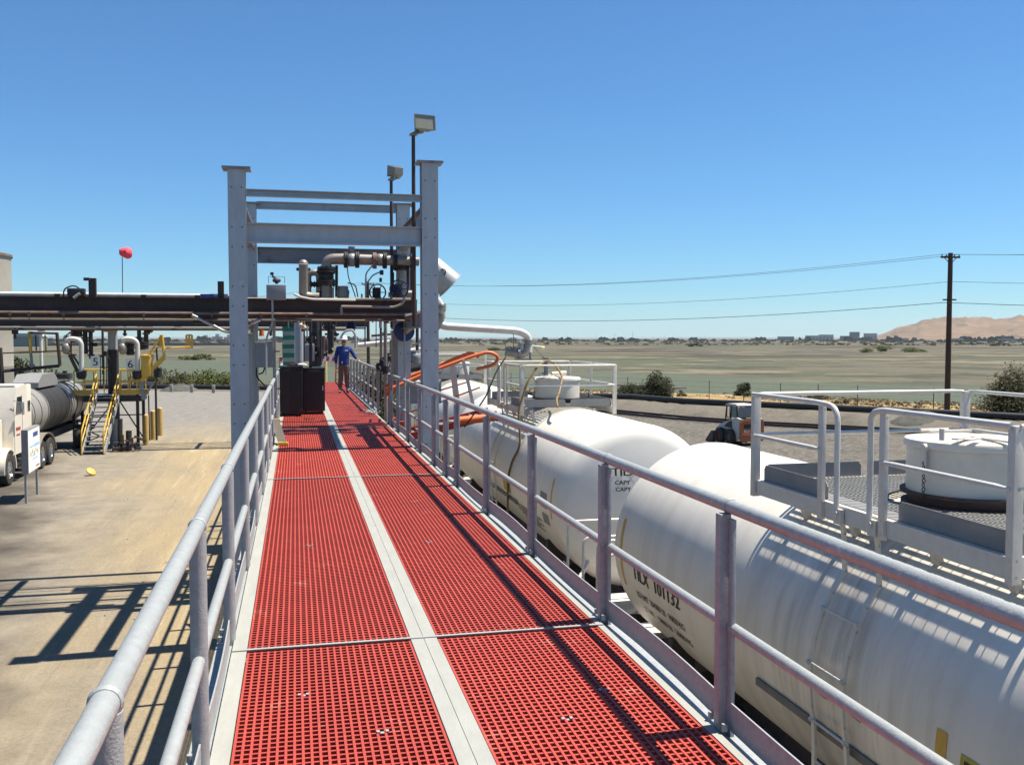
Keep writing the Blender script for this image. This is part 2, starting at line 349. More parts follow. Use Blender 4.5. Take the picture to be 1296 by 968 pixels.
def zonemix(mt,colB,expr_pts,scale=.25,width=3,wob=6):
    "blend to another ground colour beyond a line a*x+b*y+c>0 (metres), edge broken by noise"
    m,t,last,b=mt; N=t.nodes; L=t.links
    a,bb,c=expr_pts; colB=tuple(v*ALB for v in colB)
    tc=N.new('ShaderNodeTexCoord'); sp=N.new('ShaderNodeSeparateXYZ'); L.new(tc.outputs['Object'],sp.inputs[0])
    nz=N.new('ShaderNodeTexNoise'); nz.inputs['Scale'].default_value=scale; nz.inputs['Detail'].default_value=6; L.new(tc.outputs['Object'],nz.inputs['Vector'])
    def ma(op,x,y):
        q=N.new('ShaderNodeMath'); q.operation=op
        for i,v in enumerate((x,y)):
            if isinstance(v,(int,float)): q.inputs[i].default_value=v
            else: L.new(v,q.inputs[i])
        return q.outputs[0]
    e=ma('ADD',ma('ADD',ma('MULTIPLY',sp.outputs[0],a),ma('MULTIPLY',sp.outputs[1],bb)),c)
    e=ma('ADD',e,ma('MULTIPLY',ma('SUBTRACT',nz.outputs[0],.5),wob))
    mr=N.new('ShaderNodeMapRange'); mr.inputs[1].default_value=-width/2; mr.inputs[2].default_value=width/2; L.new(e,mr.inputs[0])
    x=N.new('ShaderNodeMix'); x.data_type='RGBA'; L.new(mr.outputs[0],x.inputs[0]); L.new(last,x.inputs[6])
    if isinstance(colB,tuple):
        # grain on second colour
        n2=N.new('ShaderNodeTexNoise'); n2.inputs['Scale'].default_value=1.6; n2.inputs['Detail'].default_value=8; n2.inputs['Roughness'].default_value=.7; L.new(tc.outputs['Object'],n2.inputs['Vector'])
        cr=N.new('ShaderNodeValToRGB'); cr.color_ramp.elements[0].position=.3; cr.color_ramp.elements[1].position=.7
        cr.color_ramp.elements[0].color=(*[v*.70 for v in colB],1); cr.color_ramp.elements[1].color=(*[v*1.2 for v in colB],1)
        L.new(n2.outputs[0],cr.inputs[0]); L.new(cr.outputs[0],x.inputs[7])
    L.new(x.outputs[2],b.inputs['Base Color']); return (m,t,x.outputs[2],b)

# marsh to the horizon
mm=groundmat('marsh',[(.128,.113,.080),(.080,.092,.056),(.066,.049,.040),(.215,.182,.118),(.055,.058,.036),(.25,.21,.13),(.26,.18,.035),(.085,.085,.052)],
   [((1,1,1),.0042,.47,.53,.85),((1,.9,1),.0093,.52,.56,.9),((1,1,1),.021,.55,.59,.8),((1,1,1),.045,.52,.57,.8),((.6,1.7,1),.0062,.58,.62,.70),((1,1,1),.0105,.67,.69,.75),((1,1,1),.15,.52,.60,.45)],bump=1,fine=.9,ov=.7)
mm=zonemix(mm,(.095,.112,.078),(-.82,-.575,126),.03,26,70)
sheet('ground',[(-9000,-300),(9000,-300),(9000,12000),(-9000,12000)],-1.0,mm[0])
# dry-grass margin between berm and marsh
dg=groundmat('dry_grass',[(.36,.25,.115),(.19,.155,.065),(.43,.33,.18)],[((1,1,1),.25,.5,.65,.8),((1,1,1),.7,.58,.7,.6)],bump=.8,fine=6,ov=.9)
PIPE=[(-60,97),(-30,94.5),(-13.1,91.5),(-3.1,86.6),(10,77.5),(25,67),(26.9,61.5),(37.2,48.9),(40,44.8),(52,27),(66,5),(80,-20)]
PIPE=[Vector((x,y,0)) for x,y in PIPE]
def offline(P,d):
    out=[]
    for i,p in enumerate(P):
        t=(P[min(i+1,len(P)-1)]-P[max(i-1,0)]).normalized(); out.append(p+Vector((-t.y,t.x,0))*d)   # +d = away from the yard
    return out
def strip(name,P,d0,z0,d1,z1,m,prof=None,sub=1,jit=0,kind='structure'):
    prof=prof or [(d0,z0),(d1,z1)]
    Q=[]
    for i in range(len(P)-1):
        for k in range(sub): Q.append(P[i].lerp(P[i+1],k/sub))
    Q.append(P[-1]); mb=MB(); vs=[]
    rnd=random.Random(3)
    for d,z in prof: 
        for p in offline(Q,d): vs.append((p.x,p.y,z+rnd.uniform(-jit,jit)))
    n=len(Q); fs=[(i*n+j,i*n+j+1,(i+1)*n+j+1,(i+1)*n+j) for i in range(len(prof)-1) for j in range(n-1)]
    mb.add(vs,fs); return tag(mb.build(name,m,smooth=60),kind=kind)
strip('grass_verge',PIPE,0,0,0,0,dg[0],prof=[(1.2,-.2),(4,-.62),(14,-.70),(23,-.80),(26.5,-.95),(29,-1.15)],sub=6,jit=.06)
bm_=groundmat('berm_soil',[(.165,.148,.12),(.11,.097,.078),(.21,.192,.16)],[((1,1,1),.3,.5,.65,.8),((1,1,1),1.1,.56,.7,.6)],bump=.8,fine=5,ov=.8)
strip('berm',PIPE,0,0,0,0,bm_[0],prof=[(1.6,-.45),(.9,.05),(-.9,.1),(-3.6,-.50),(-3.9,-.7)],sub=10,jit=.04)
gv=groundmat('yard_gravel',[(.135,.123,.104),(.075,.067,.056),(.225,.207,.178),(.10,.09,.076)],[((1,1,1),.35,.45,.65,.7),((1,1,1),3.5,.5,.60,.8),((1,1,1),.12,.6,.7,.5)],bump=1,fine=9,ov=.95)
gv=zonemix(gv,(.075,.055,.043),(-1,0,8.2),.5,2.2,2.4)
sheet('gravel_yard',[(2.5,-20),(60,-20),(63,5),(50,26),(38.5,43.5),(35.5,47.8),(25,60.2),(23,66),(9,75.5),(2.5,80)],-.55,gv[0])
fr=groundmat('far_road',[(.255,.243,.22),(.21,.20,.18)],[((1,1,1),.2,.5,.65,.7)],bump=.2,fine=8)
TRK=[Vector(p) for p in ((15,92,0),(17.5,77,0),(20.2,67,0),(22.6,60.8,0),(24.4,56.5,0),(27.5,51.8,0),(32.3,46.7,0),(39,39.5,0),(48,29,0),(60,12,0),(70,-10,0))]
mb=MB(); a=offline(TRK,1.7); b=offline(PIPE[4:],-3.8)
road=[(p.x,p.y,-.545) for p in a]+[(p.x,p.y,-.545) for p in reversed(b)]
mb.add(road,[tuple(range(len(road)))]); tag(mb.build('yard_road',fr[0]),kind='structure')
# loading road on the left, dirt over asphalt
dr=groundmat('loading_dirt',[(.365,.285,.17),(.26,.215,.15),(.44,.355,.225),(.25,.22,.175),(.18,.15,.115),(.48,.40,.27),(.20,.165,.12),(.13,.11,.09)],
  [((1,.16,1),.9,.46,.62,.8),((1,.10,1),1.6,.54,.66,.6),((1,.13,1),.35,.56,.68,.7),((1,1,1),.5,.66,.74,.6),((1,.05,1),4.5,.56,.66,.5),((1,.035,1),7,.60,.68,.6),((1,1,1),1.7,.68,.73,.7)],bump=.6,fine=14,ov=.7)
dr=zonemix(dr,(.255,.225,.18),(-1,-.12,-1.2),.14,4,7)
dr=zonemix(dr,(.235,.222,.20),(.1,1,-49),.10,14,20)
dr=zonemix(dr,(.10,.085,.07),(-1,-.2,-1.6),.5,1.6,4)
sheet('loading_road',[(-70,-20),(2.5,-20),(2.5,92),(-12,95),(-70,97)],0,dr[0])
mb=MB(); mb.add([(2.5,-20,0),(2.5,92,0),(2.5,92,-.56),(2.5,-20,-.56)],[(0,1,2,3)]); tag(mb.build('road_kerb','concrete'),kind='structure')

# hills right
def hill(name,a0,a1,na,dists,hf,m,scale=1):
    mb=MB(); vs=[]
    for j,d in enumerate(dists):
        for i in range(na+1):
            px=a0+(a1-a0)*i/na; r=_F+_R*((px-648)/FPX); r.z=0; r.normalize(); p=r*d
            vs.append((p.x,p.y,hf(px,j,d)))
    n=na+1; fs=[(j*n+i,j*n+i+1,(j+1)*n+i+1,(j+1)*n+i) for j in range(len(dists)-1) for i in range(na)]
    mb.add(vs,fs); return tag(mb.build(name,m,smooth=180),kind='structure')
from mathutils import noise as NZ
hm=groundmat('hill_grass',[(.215,.145,.09),(.14,.10,.062),(.27,.19,.12),(.08,.07,.045)],[((1,1,1),.006,.45,.58,.9),((1,1,1),.012,.5,.62,.8),((1,1,1),.009,.60,.65,.8)],bump=0,fine=.05)
def hh(px,j,d):
    pts=[(1040,0),(1090,4),(1110,20),(1140,52),(1165,72),(1192,86),(1215,84),(1235,88),(1250,78),(1268,80),(1296,86),(1350,95),(1450,80),(1700,60)]
    h=0
    for (x0,h0),(x1,h1) in zip(pts,pts[1:]):
        if x0<=px<=x1: t=(px-x0)/(x1-x0); t=t*t*(3-2*t)*.5+t*.5; h=h0+(h1-h0)*t
    prof=[0,.10,.34,.58,.80,.96,1,.9,.5][j]
    v=NZ.noise(Vector((px*.05,j*.55,1.3)))*.30+NZ.noise(Vector((px*.13,j*.9,5)))*.16
    return -1.5+h*prof*(1+ (v if 0<j<6 else v*.25))
hill('hills',1020,1700,170,[3000,3150,3300,3450,3600,3750,3900,4200,4700],hh,hm[0])
rm=mat('far_ridge',(.14,.16,.16),.9)
hill('far_ridge',-300,1100,140,[7000,7300,7800],lambda px,j,d:-2+[0,1,.4][j]*(16+10*NZ.noise(Vector((px*.006,0,0)))+4*NZ.noise(Vector((px*.03,0,4))))*(1 if px<520 else .75),rm)

# haze
mb=MB(); mb.box((0,3500,96),(13000,15000,196)); hz=mb.build('haze',[]); hm2=newmat('haze'); t=hm2.node_tree; t.nodes.remove(t.nodes['Principled BSDF'])
pv=t.nodes.new('ShaderNodeVolumePrincipled'); pv.inputs['Color'].default_value=(.80,.88,1,1); pv.inputs['Density'].default_value=.00005; pv.inputs['Anisotropy'].default_value=.2
t.links.new(pv.outputs[0],t.nodes['Material Output'].inputs['Volume']); hz.data.materials.append(hm2); tag(hz,kind='stuff',label='thin pale haze over the marsh and far hills',cat='haze')

# ------------------------------------------------------------------ walkway
WZ=3.0; PL=6.5; Y0=-1.15; NP=6; YE=Y0+PL*NP
GL=(-.28,.63); GR=(.79,1.77)
wk=thing('loading_walkway','raised walkway decked with red fibreglass grating between grey plate strips','walkway',(0,0,0))
def panel(x0,x1,y0,y1):
    mb=MB(); n=max(1,round((x1-x0)/.0365)); 
    for i in range(n+1):
        x=x0+.006+(x1-x0-.012)*i/n; mb.box((x,(y0+y1)/2,WZ-.018),(.0115,y1-y0,.036))
    k=round((y1-y0)/.045)
    for i in range(k+1):
        y=y0+.006+(y1-y0-.012)*i/k; mb.box(((x0+x1)/2,y,WZ-.0205),(x1-x0-.001,.013,.035))
    return mb
for (x0,x1) in (GL,GR):
    p0=panel(x0,x1,Y0+.03,Y0+PL-.03).build('grating_panel','red',wk)
    for i in range(1,NP): 
        c=dup(p0,wk); c.location=(0,PL*i,0)
for nm,x0,x1,zz in (('edge_strip',-.365,-.285,.002),('centre_strip',.635,.7085,.003),('centre_strip',.7115,.785,.003),('edge_strip',1.775,1.815,.002)):
    for i in range(NP):
        mb=MB(); mb.box(((x0+x1)/2,Y0+PL*(i+.5),WZ+zz-.005),(x1-x0,PL-.008,.012)); mb.build(nm,'strip',wk)
for i in range(NP+1):
    mb=MB(); mb.box((.725,Y0+PL*i,WZ+.006),(2.17,.024,.008)); mb.build('joint_bar','strip',wk)
# grating clips
for (x,y) in ((.02,4.62),(.36,4.10),(1.2,4.05),(1.48,4.35),(.1,8.0),(1.1,7.9)):
    mb=MB(); mb.box((x-.02,y,WZ+.004),(.014,.022,.004)); mb.box((x+.02,y,WZ+.004),(.014,.022,.004)); mb.box((x,y,WZ-.004),(.02,.02,.004)); mb.build('grating_clip','galvpost',wk)
for x in (-.325,.71,1.80):
    mb=MB(); mb.ibeam((x,Y0,WZ-.18),(x,YE,WZ-.18),.26,.10); mb.build('stringer_beam','frame',wk)
for i in range(NP*2+1):
    y=Y0+PL*i/2; mb=MB(); mb.ibeam((-.42,y,WZ-.41),(1.9,y,WZ-.41),.2,.1); mb.build('cross_beam','frame',wk)
for i in range(NP+1):
    y=Y0+PL*i
    for x in (-.30,1.78):
        mb=MB(); zb=0 ; mb.ibeam((x,y,zb),(x,y,WZ-.51),.2,.2,up=(0,1,0)); mb.box((x,y,zb+.012),(.34,.34,.024)); mb.build('support_column','frame',wk)
    mb=MB(); mb.beam((-.30,y,.3),(1.78,y,WZ-.6),.06,.06); mb.build('brace','frame',wk)

def guard(name,label,X,posts,y0,y1,style,sleeves=(),toe=True,top=4.0,mid=3.46,side=-1):
    g=thing(name,label,'guard rail',(X,y0,WZ))
    r=.031
    for y in posts:
        mb=MB()
        if style=='round': mb.cyl((X,y,WZ-.12),(X,y,top-.02),.034,.034,18)
        else:
            # angle post: flat front leaf plus return leaf
            mb.box((X-.032,y,(WZ-.10+top-.03)/2),(.054,.052,top-.03-WZ+.10),bev=.006)
            mb.box((X-.008,y-.024,(WZ-.10+top-.05)/2),(.020,.075,top-.05-WZ+.10),bev=.004)
        mb.build('post','galvpost',g)
    ys=[y0]+sorted(sleeves)+[y1]
    segs=[y0]+[p for p in posts if y0<p<y1]+[y1]
    mb=MB(); mb.tube([(X,y,top) for y in [y0,y1]],r,20); mb.build('top_rail','galv',g)
    for s in sleeves:
        mb=MB(); mb.tube([(X,s-.012,top),(X,s,top),(X,s+.012,top)],[r+.002,r+.006,r+.002],20); mb.build('rail_joint','galv',g)
    for a,b in zip(segs,segs[1:]):
        e=.03; mb=MB(); mb.tube([(X,a+e,mid),(X,b-e,mid)],.0255,16); mb.build('mid_rail','galv',g)
    if toe:
        for k,(a,b) in enumerate(zip(segs,segs[1:])):
            mb=MB(); n=8; dx=.0 if style=='round' else -.012
            vs=[];amp=(.012 if style=='round' else .016)
            for i in range(n+1):
                y=a+.035+(b-a-.07)*i/n; bow=amp*math.sin(math.pi*i/n)*(1 if k%2 else -.4)
                for x,z in ((-.004,WZ+.005),(.004,WZ+.005),(.004,WZ+.13),(-.004,WZ+.13)): vs.append((X+dx+x+bow,y,z+bow*.4))
            fs=[(i*4+j,i*4+(j+1)%4,(i+1)*4+(j+1)%4,(i+1)*4+j) for i in range(n) for j in range(4)]+[(0,1,2,3),(n*4+3,n*4+2,n*4+1,n*4)]
            mb.add(vs,fs); mb.build('toe_plate','galvpost',g)
        mb=MB()
        for y in segs[1:-1]:
            mb.cyl((X-.05,y-.07,WZ+.012),(X-.05,y-.07,WZ+.045),.014,.014,8)
            mb.cyl((X-.05,y+.07,WZ+.012),(X-.05,y+.07,WZ+.045),.014,.014,8)
        mb.box((X-.02,(y0+y1)/2,WZ-.03),(.11,y1-y0,.012)); mb.build('base_angle','galvpost',g)
    return g
lp=[.15,2.03,3.88,5.57,7.35,9.1,10.9,12.7,14.1,15.9,17.7,19.5,21.3,23.1,25,26.9,28.8,30.7,32.6,34.5,36.4]
guard('guard_rail','galvanised pipe guard rail along the left edge of the red walkway, round posts',-.385,lp,-1,27.8,'round',[y+.03 for y in (2.03,3.88,5.57,9.1,12.7,17.7,23.1)]) if False else None
lpn=[p for p in lp if p<28]
guard('guard_rail','galvanised guard rail with round posts along the left edge of the red walkway',-.39,lpn,-1,27.8,'round',[2.03,3.88,5.57,9.1,12.7,17.7,23.1])
rp=[-.0,1.95,3.81,5.48,7.3,9.15,10.93,11.77,12.81,14.33,15.88,17.51,18.7]
guard('guard_rail','galvanised guard rail with square posts between the red walkway and the near tank cars',1.885,rp,-1,18.72,'sq',[3.81,5.48,9.15])
fp=[22.7,24.2,25.8,27.4,29.0,30.6,32.2,34.0,35.8,37.5]
guard('guard_rail','far galvanised guard rail beside the person, beyond the gap in the railing',1.96,fp,22.7,37.7,'sq',[])
# self closing gate, folded by the gap
g=thing('walkway_gate','narrow grey metal gate folded back at the gap in the right railing','gate',(1.9,19.6,WZ))
for y,x in ((19.55,1.90),(20.3,1.97)):
    mb=MB(); mb.box((x,y,WZ+.5),(.05,.05,1.0)); mb.build('stile','galvpost',g)
for z in (3.12,3.5,3.97):
    mb=MB(); mb.beam((1.90,19.57,z),(1.97,20.28,z),.035,.04); mb.build('bar','galv',g)
mb=MB(); mb.beam((1.92,19.0,3.3),(2.02,19.52,3.3),.05,.03); mb.box((1.9,18.95,3.3),(.07,.12,.1)); mb.build('hinge','dark',g)
for x,y,lab in ((1.99,21.2,'tall thin steel standpipe with valve at the gate, nearer of two'),(2.05,22.1,'tall thin steel standpipe with dark clamp at the gate, farther of two')):
    g=thing('standpipe',lab,'pipe',(x,y,WZ),'standpipes at the gate')
    mb=MB(); mb.cyl((x,y,WZ-.3),(x,y,5.25),.03,.03,10); mb.build('pipe','steelpipe',g)
    mb=MB(); mb.cyl((x,y,3.95),(x,y,4.12),.075,.075,10); mb.cyl((x-.12,y,4.03),(x+.1,y,4.03),.03,.03,8); mb.ring((x-.13,y,4.03),(1,0,0),.07,.012,14,6); mb.build('valve','dark',g)
    mb=MB(); mb.tube([(x,y,4.9),(x-.09,y,4.85),(x-.1,y,4.3),(x-.02,y,4.2)],.014,8); mb.build('bypass_tube','steelpipe',g)

# ------------------------------------------------------------------ portal frame
pf=thing('steel_portal_frame','tall galvanised steel portal frame straddling the walkway','frame',(.63,17,0))
BH=[]
def column(x,y,z0,z1,wd=.26,dp=.26):
    mb=MB(); mb.ibeam((x,y,z0),(x,y,z1),dp,wd,.022,.016,up=(0,1,0))
    o=mb.build('column','frame',pf)
    mb=MB(); mb.box((x,y,z1+.016),(.42,.36,.03)); mb.build('cap_plate','frame2',o)
    for k in range(int((z1-3)/.30)):
        z=z1-.28-k*.30
        if k%3==1: continue
        for dx in(-.075,.075): 
            if not BH: mb=MB(); mb.cyl((0,-.006,0),(0,0,0),.011,.011,8); BH.append(mb.build('bolt_hole','dark',None)); q=BH[0]; q.parent=o
            else: q=BH[0].copy(); COL.objects.link(q); q.parent=o
            q.location=(x+dx-pf.location.x,y-dp/2-pf.location.y,z)
    mb=MB(); mb.box((x,y,z0+.015),(.5,.5,.03)); mb.build('base_plate','frame2',o)
column(-.85,15,0,7.32); column(2.11,15,-.55,7.53); column(-.85,19,0,7.35); column(2.14,19,-.55,7.42)
def pbeam(nm,p,q,h,wd,m='frame',up=(0,0,1)):
    mb=MB(); mb.ibeam(p,q,h,wd,.018,.012,up); mb.build(nm,m,pf)
mb=MB(); mb.ibeam((-.71,14.99,6.37),(1.97,14.99,6.37),.30,.15,.016,.012); mb.build('main_beam','frame',pf)
mb=MB(); mb.chan((-.71,14.93,6.965),(1.97,14.93,6.965),.11,.08); mb.build('brace_channel','frame',pf)
mb=MB(); mb.chan((-.71,18.95,7.33),(2.0,18.95,7.33),.15,.08); mb.build('brace_channel','frame',pf)
mb=MB(); mb.ibeam((-.71,19,6.375),(2.0,19,6.375),.31,.15,.016,.012); mb.build('main_beam','frame2',pf)
for x in (-.85,2.12):
    mb=MB(); mb.ibeam((x,15.14,6.72),(x,18.86,6.72),.40,.16,.02,.014); mb.build('side_beam','frame2',pf)
mb=MB(); mb.ibeam((-.85,15.14,4.95),(-.85,18.86,4.95),.24,.14,.02,.014); mb.build('side_beam','frame2',pf)
mb=MB(); mb.ibeam((2.12,15.14,5.05),(2.12,18.86,5.05),.24,.14,.02,.014); mb.build('side_beam','frame2',pf)

# ------------------------------------------------------------------ pipe racks
rk=thing('pipe_rack','rusty brown steel pipe rack crossing over the walkway, nearer of the two racks','pipe rack',(-8,18.5,0))
def part(nm,m,fn,par=None):
    mb=MB(); fn(mb); return mb.build(nm,m,par or rk)
part('main_beam','rust',lambda b:b.ibeam((-34,17.6,5.345),(2.24,17.6,5.345),.25,.16,.02,.014))
part('rear_beam','rust',lambda b:b.ibeam((-34,20.0,5.36),(2.24,20.0,5.36),.24,.16,.02,.014))
for i,x in enumerate(range(-33,2,3)):
    part('cross_member','rust',lambda b:b.ibeam((x,17.7,5.30),(x,19.9,5.30),.14,.1))
for x in (-26,-14):
    part('rack_column','rust',lambda b:b.ibeam((x,17.6,0),(x,17.6,5.21),.2,.2,up=(0,1,0)))
    part('rack_column','rust',lambda b:b.ibeam((x,20,0),(x,20,5.23),.2,.2,up=(0,1,0)))
part('silver_pipe','whitepipe',lambda b:b.cyl((-34,17.75,5.52),(-.9,17.75,5.51),.042,.042,12))
part('lagged_pipe','steelpipe',lambda b:b.cyl((-34,18.1,5.46),(1.6,18.1,5.46),.05,.05,12))
part('lagged_pipe','rust',lambda b:b.cyl((-34,18.7,5.45),(1.9,18.7,5.45),.075,.075,14))
part('lagged_pipe','whitepipe',lambda b:b.cyl((-34,19.2,5.40),(.9,19.2,5.40),.04,.04,12))
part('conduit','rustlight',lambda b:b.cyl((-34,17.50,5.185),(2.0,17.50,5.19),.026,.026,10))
part('conduit','rust',lambda b:b.cyl((-34,17.54,5.125),(2.0,17.54,5.14),.030,.030,10))
part('conduit','steelpipe',lambda b:b.cyl((-34,17.7,5.09),(2.15,17.7,5.08),.018,.018,8))
for k in range(5):
    yy=18.0+k*.33
    part('cable',('wire'),lambda b:b.tube([(x,yy+.03*math.sin(x),5.16-.05*abs(math.sin(x*1.05+k))) for x in [-34+i*.75 for i in range(48)]],.012,6))
# stub posts rising from the beam
def stub(x0,x1,ytop,hook=0):
    a=at((x0+x1)/2,380,17.55); t=at((x0+x1)/2,ytop,17.55); wd=(x1-x0)*17.6/FPX
    mb=MB(); mb.chan((a.x,17.55,5.45),(a.x,17.55,t.z),wd,.08,.012,up=(1,0,0)); 
    if hook: mb.box((a.x-wd*.7,17.55,t.z-.02),(wd*.8,.08,.05))
    mb.build('stub_post','rust',rk)
stub(113,121,352,1); stub(276,283,356)
for x in (-5.1,-4.0,-2.6,-1.7,-.4,.3): part('clamp','rust',lambda b:b.box((x,17.55,5.49),(.09,.10,.05)))
for i,x in enumerate((-4.75,-4.45,-3.9,-2.6,-1.45,-.6,.2)):
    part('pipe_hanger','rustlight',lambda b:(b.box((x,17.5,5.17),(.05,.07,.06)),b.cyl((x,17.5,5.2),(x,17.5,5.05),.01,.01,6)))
# things on the rack
c=at(96,370,17.4)
g=thing('valve_actuator','black valve actuator with a looped hose on the brown rack beam','actuator',(c.x,17.45,5.47))
mb=MB(); mb.box((c.x,17.45,c.z),(.28,.14,.14),bev=.02); mb.build('housing','dark',g)
mb=MB(); mb.tube(bend([(c.x-.2,17.42,c.z-.12),(c.x-.2,17.42,c.z+.06),(c.x-.02,17.42,c.z+.13),(c.x+.1,17.42,c.z+.02)],.08),.012,8); mb.build('hose','rubber',g)
mb=MB(); mb.cyl((c.x-.03,17.36,c.z-.1),(c.x+.07,17.36,c.z-.02),.025,.025,8); mb.build('lever','galv',g)
c=at(262,371,17.5); g=MB(); g.box((c.x,17.5,5.505),(.22,.16,.06),bev=.008); g.box((c.x,17.5,5.475),(.16,.1,.03)); tag(g.build('junction_box','signblue'),'small blue flat box on the rack beam left of the portal frame','junction box')
# bent silver conduit beneath the rack, left of the column
g=MB(); P=[at(243,399,17.4),at(262,408,17.4),at(284,420,17.4),at(296,421,17.4),at(312,412,17.6),at(330,404,17.6)]
g.tube(bend(P,.2),.028,10); tag(g.build('silver_conduit','chrome'),'bent silver conduit sagging below the brown rack beside the left column','conduit')
g=MB(); c=at(256,404,17.8); g.box((c.x,17.85,c.z),(.32,.3,.16),bev=.015); g.cyl((c.x-.2,17.85,c.z),(c.x+.2,17.85,c.z),.03,.03,8); tag(g.build('motor_box','dark'),'dark box hung below the brown rack left of the portal column','box')
# grey control boxes on the left column
c0=at(337,361,17.2); c1=at(362,379,17.2)
g=thing('control_box','grey rectangular control box standing on the rack beam inside the frame','cabinet',((c0.x+c1.x)/2,17.3,5.47))
mb=MB(); mb.box(((c0.x+c1.x)/2,17.3,(c0.z+c1.z)/2),(c1.x-c0.x,.22,c0.z-c1.z+.02),bev=.01); mb.build('case','greybox',g)
mb=MB(); mb.tube(bend([(c0.x+.1,17.28,c1.z),(c0.x+.1,17.28,5.0),(c0.x-.02,17.28,4.75),(c0.x-.02,17.28,4.1)],.2),.018,8); mb.build('conduit','galv',g)
c=at(350,352,17.3)
g=thing('beacon','black cast fitting in a thin wire cage on top of the grey control box','fitting',(c.x,17.35,5.72))
mb=MB(); mb.sphere((c.x,17.35,c.z-.04),.075,12,8,(1,1,.6)); mb.cyl((c.x,17.35,c.z-.1),(c.x,17.35,c.z),.03,.03,10); mb.cyl((c.x-.08,17.35,c.z+.04),(c.x-.02,17.35,c.z+.0),.02,.02,8); mb.box((c.x-.08,17.35,c.z+.08),(.06,.04,.05)); mb.build('body','dark',g)
mb=MB(); mb.tube([(c.x-.14,17.35,c.z-.09),(c.x-.14,17.35,c.z+.03),(c.x+.14,17.35,c.z+.03),(c.x+.14,17.35,c.z-.09)],.006,6); mb.build('cage','wire',g)
c0=at(322,432,17.8); c1=at(346,465,17.8)
g=thing('meter_cabinet','grey cabinet with an amber light fixed behind the left portal column','cabinet',((c0.x+c1.x)/2,17.9,4.2))
mb=MB(); mb.box(((c0.x+c1.x)/2,17.9,(c0.z+c1.z)/2),(c1.x-c0.x,.25,c0.z-c1.z),bev=.01); mb.build('case','greybox',g)
mb=MB(); mb.box(((c0.x+c1.x)/2-.02,17.77,(c0.z+c1.z)/2),(c1.x-c0.x-.08,.01,c0.z-c1.z-.06)); mb.build('door','greybox',g)
c=at(331,422,17.8); mb=MB(); mb.cyl((c.x,17.85,c.z-.05),(c.x,17.85,c.z+.06),.05,.04,12); mb.build('amber_light','amber',g)
mb=MB(); mb.tube(bend([(c.x-.1,17.8,c1.z),(c.x-.1,17.8,c1.z-.18),(c.x+.05,17.8,c1.z-.34)],.1),.014,7); mb.tube(bend([(c.x+.05,17.8,c1.z),(c.x+.02,17.8,c1.z-.1),(c.x-.06,17.8,c1.z-.12)],.05),.014,7); mb.build('cable','rubber',g)
for px,lab in ((347,'thin vertical conduit left of the green striped sleeve'),(322,'thick vertical conduit strapped behind the left portal column')):
    c=at(px,440,18.1); mb=MB(); mb.cyl((c.x,18.1,2.2),(c.x,18.1,5.2),.03 if px==347 else .045,None,10); mb.box((c.x+.05,18.1,4.5),(.1,.05,.03)); mb.box((c.x+.04,18.1,3.8),(.1,.05,.03)); tag(mb.build('vertical_conduit','galvpost'),lab,'conduit')

# ------------------------------------------------------------------ manifold over the walkway
mf=thing('pipe_manifold','lagged pipe manifold with flanged valves above the walkway on the rack','pipework',(.5,18,5.47))
def pp(nm,m,pts,r,rad=.2,Y=18.0,n=14,par=None):
    P=[at(x,y,yy if len(q)>2 else Y) for q in pts for (x,y,yy) in [(q[0],q[1],q[2] if len(q)>2 else Y)]]
    mb=MB(); mb.tube(bend(P,rad,6),r,n); return mb.build(nm,m,par or mf)
def fl(px,py,ax,r,t=.05,Y=18.0,m='dark',par=None,nm='flange'):
    c=at(px,py,Y); a=Vector(ax).normalized(); mb=MB()
    mb.cyl(c-a*t,c-a*t*.15,r,None,16); mb.cyl(c+a*t*.15,c+a*t,r,None,16); mb.cyl(c-a*t*.2,c+a*t*.2,r*.75,None,12)
    u=a.orthogonal().normalized(); v=a.cross(u)
    for k in range(8):
        p=c+(u*math.cos(k*math.pi/4)+v*math.sin(k*math.pi/4))*r*.82; mb.cyl(p-a*t*1.5,p+a*t*1.5,r*.10,None,6)
    return mb.build(nm,m,par or mf)
pp('u_bend_pipe','steelpipe',[(384,334,17.6),(384,374),(395,376),(404,376)],.085,.22,17.7)
pp('inverted_u_pipe','steelpipe',[(390,376),(390,345),(404,345),(404,376)],.062,.22,18.1)
pp('riser_pipe','steelpipe',[(413,379),(413,328),(432,327),(500,330)],.095,.33,18.0)
pp('drop_pipe','steelpipe',[(508,322),(508,380)],.10,.1,18.1)
pp('cross_pipe','steelpipe',[(485,330),(530,331)],.088,.1,18.0)
mb=MB(); c=at(384,334,17.6); mb.sphere((c.x,17.7,c.z),.088,14,10); mb.build('pipe_cap','steelpipe',mf)
fl(384,341,(0,0,1),.13,.02,17.7)
fl(413,342,(0,0,1),.17,.05); fl(413,358,(0,0,1),.17,.05)
mb=MB(); c=at(413,350,18); mb.sphere((c.x,18,c.z),.14,14,10); mb.build('valve_body','dark',mf)
for px in (438,452,474,487): fl(px,329 if px<460 else 330,(1,0,0),.155,.03,m='dark' if px!=474 else 'rustlight')
mb=MB(); c=at(445,329,18); mb.sphere((c.x,18,c.z),.13,14,10); mb.cyl((c.x,18,c.z),(c.x,18,c.z+.22),.05,None,10); mb.box((c.x,18,c.z+.22),(.12,.1,.07),bev=.01); mb.build('gate_valve','greybox',mf)
fl(398,360,(0,0,1),.10,.04,18.1); fl(404,374,(1,0,0),.10,.03,18.1)
mb=MB(); c=at(481,329,18); mb.sphere((c.x,18,c.z),.12,14,10); mb.build('check_valve','steelpipe',mf)
fl(500,332,(1,0,0),.15,.03); fl(522,331,(1,0,0),.15,.03)
fl(508,340,(0,0,1),.15,.03,18.1)
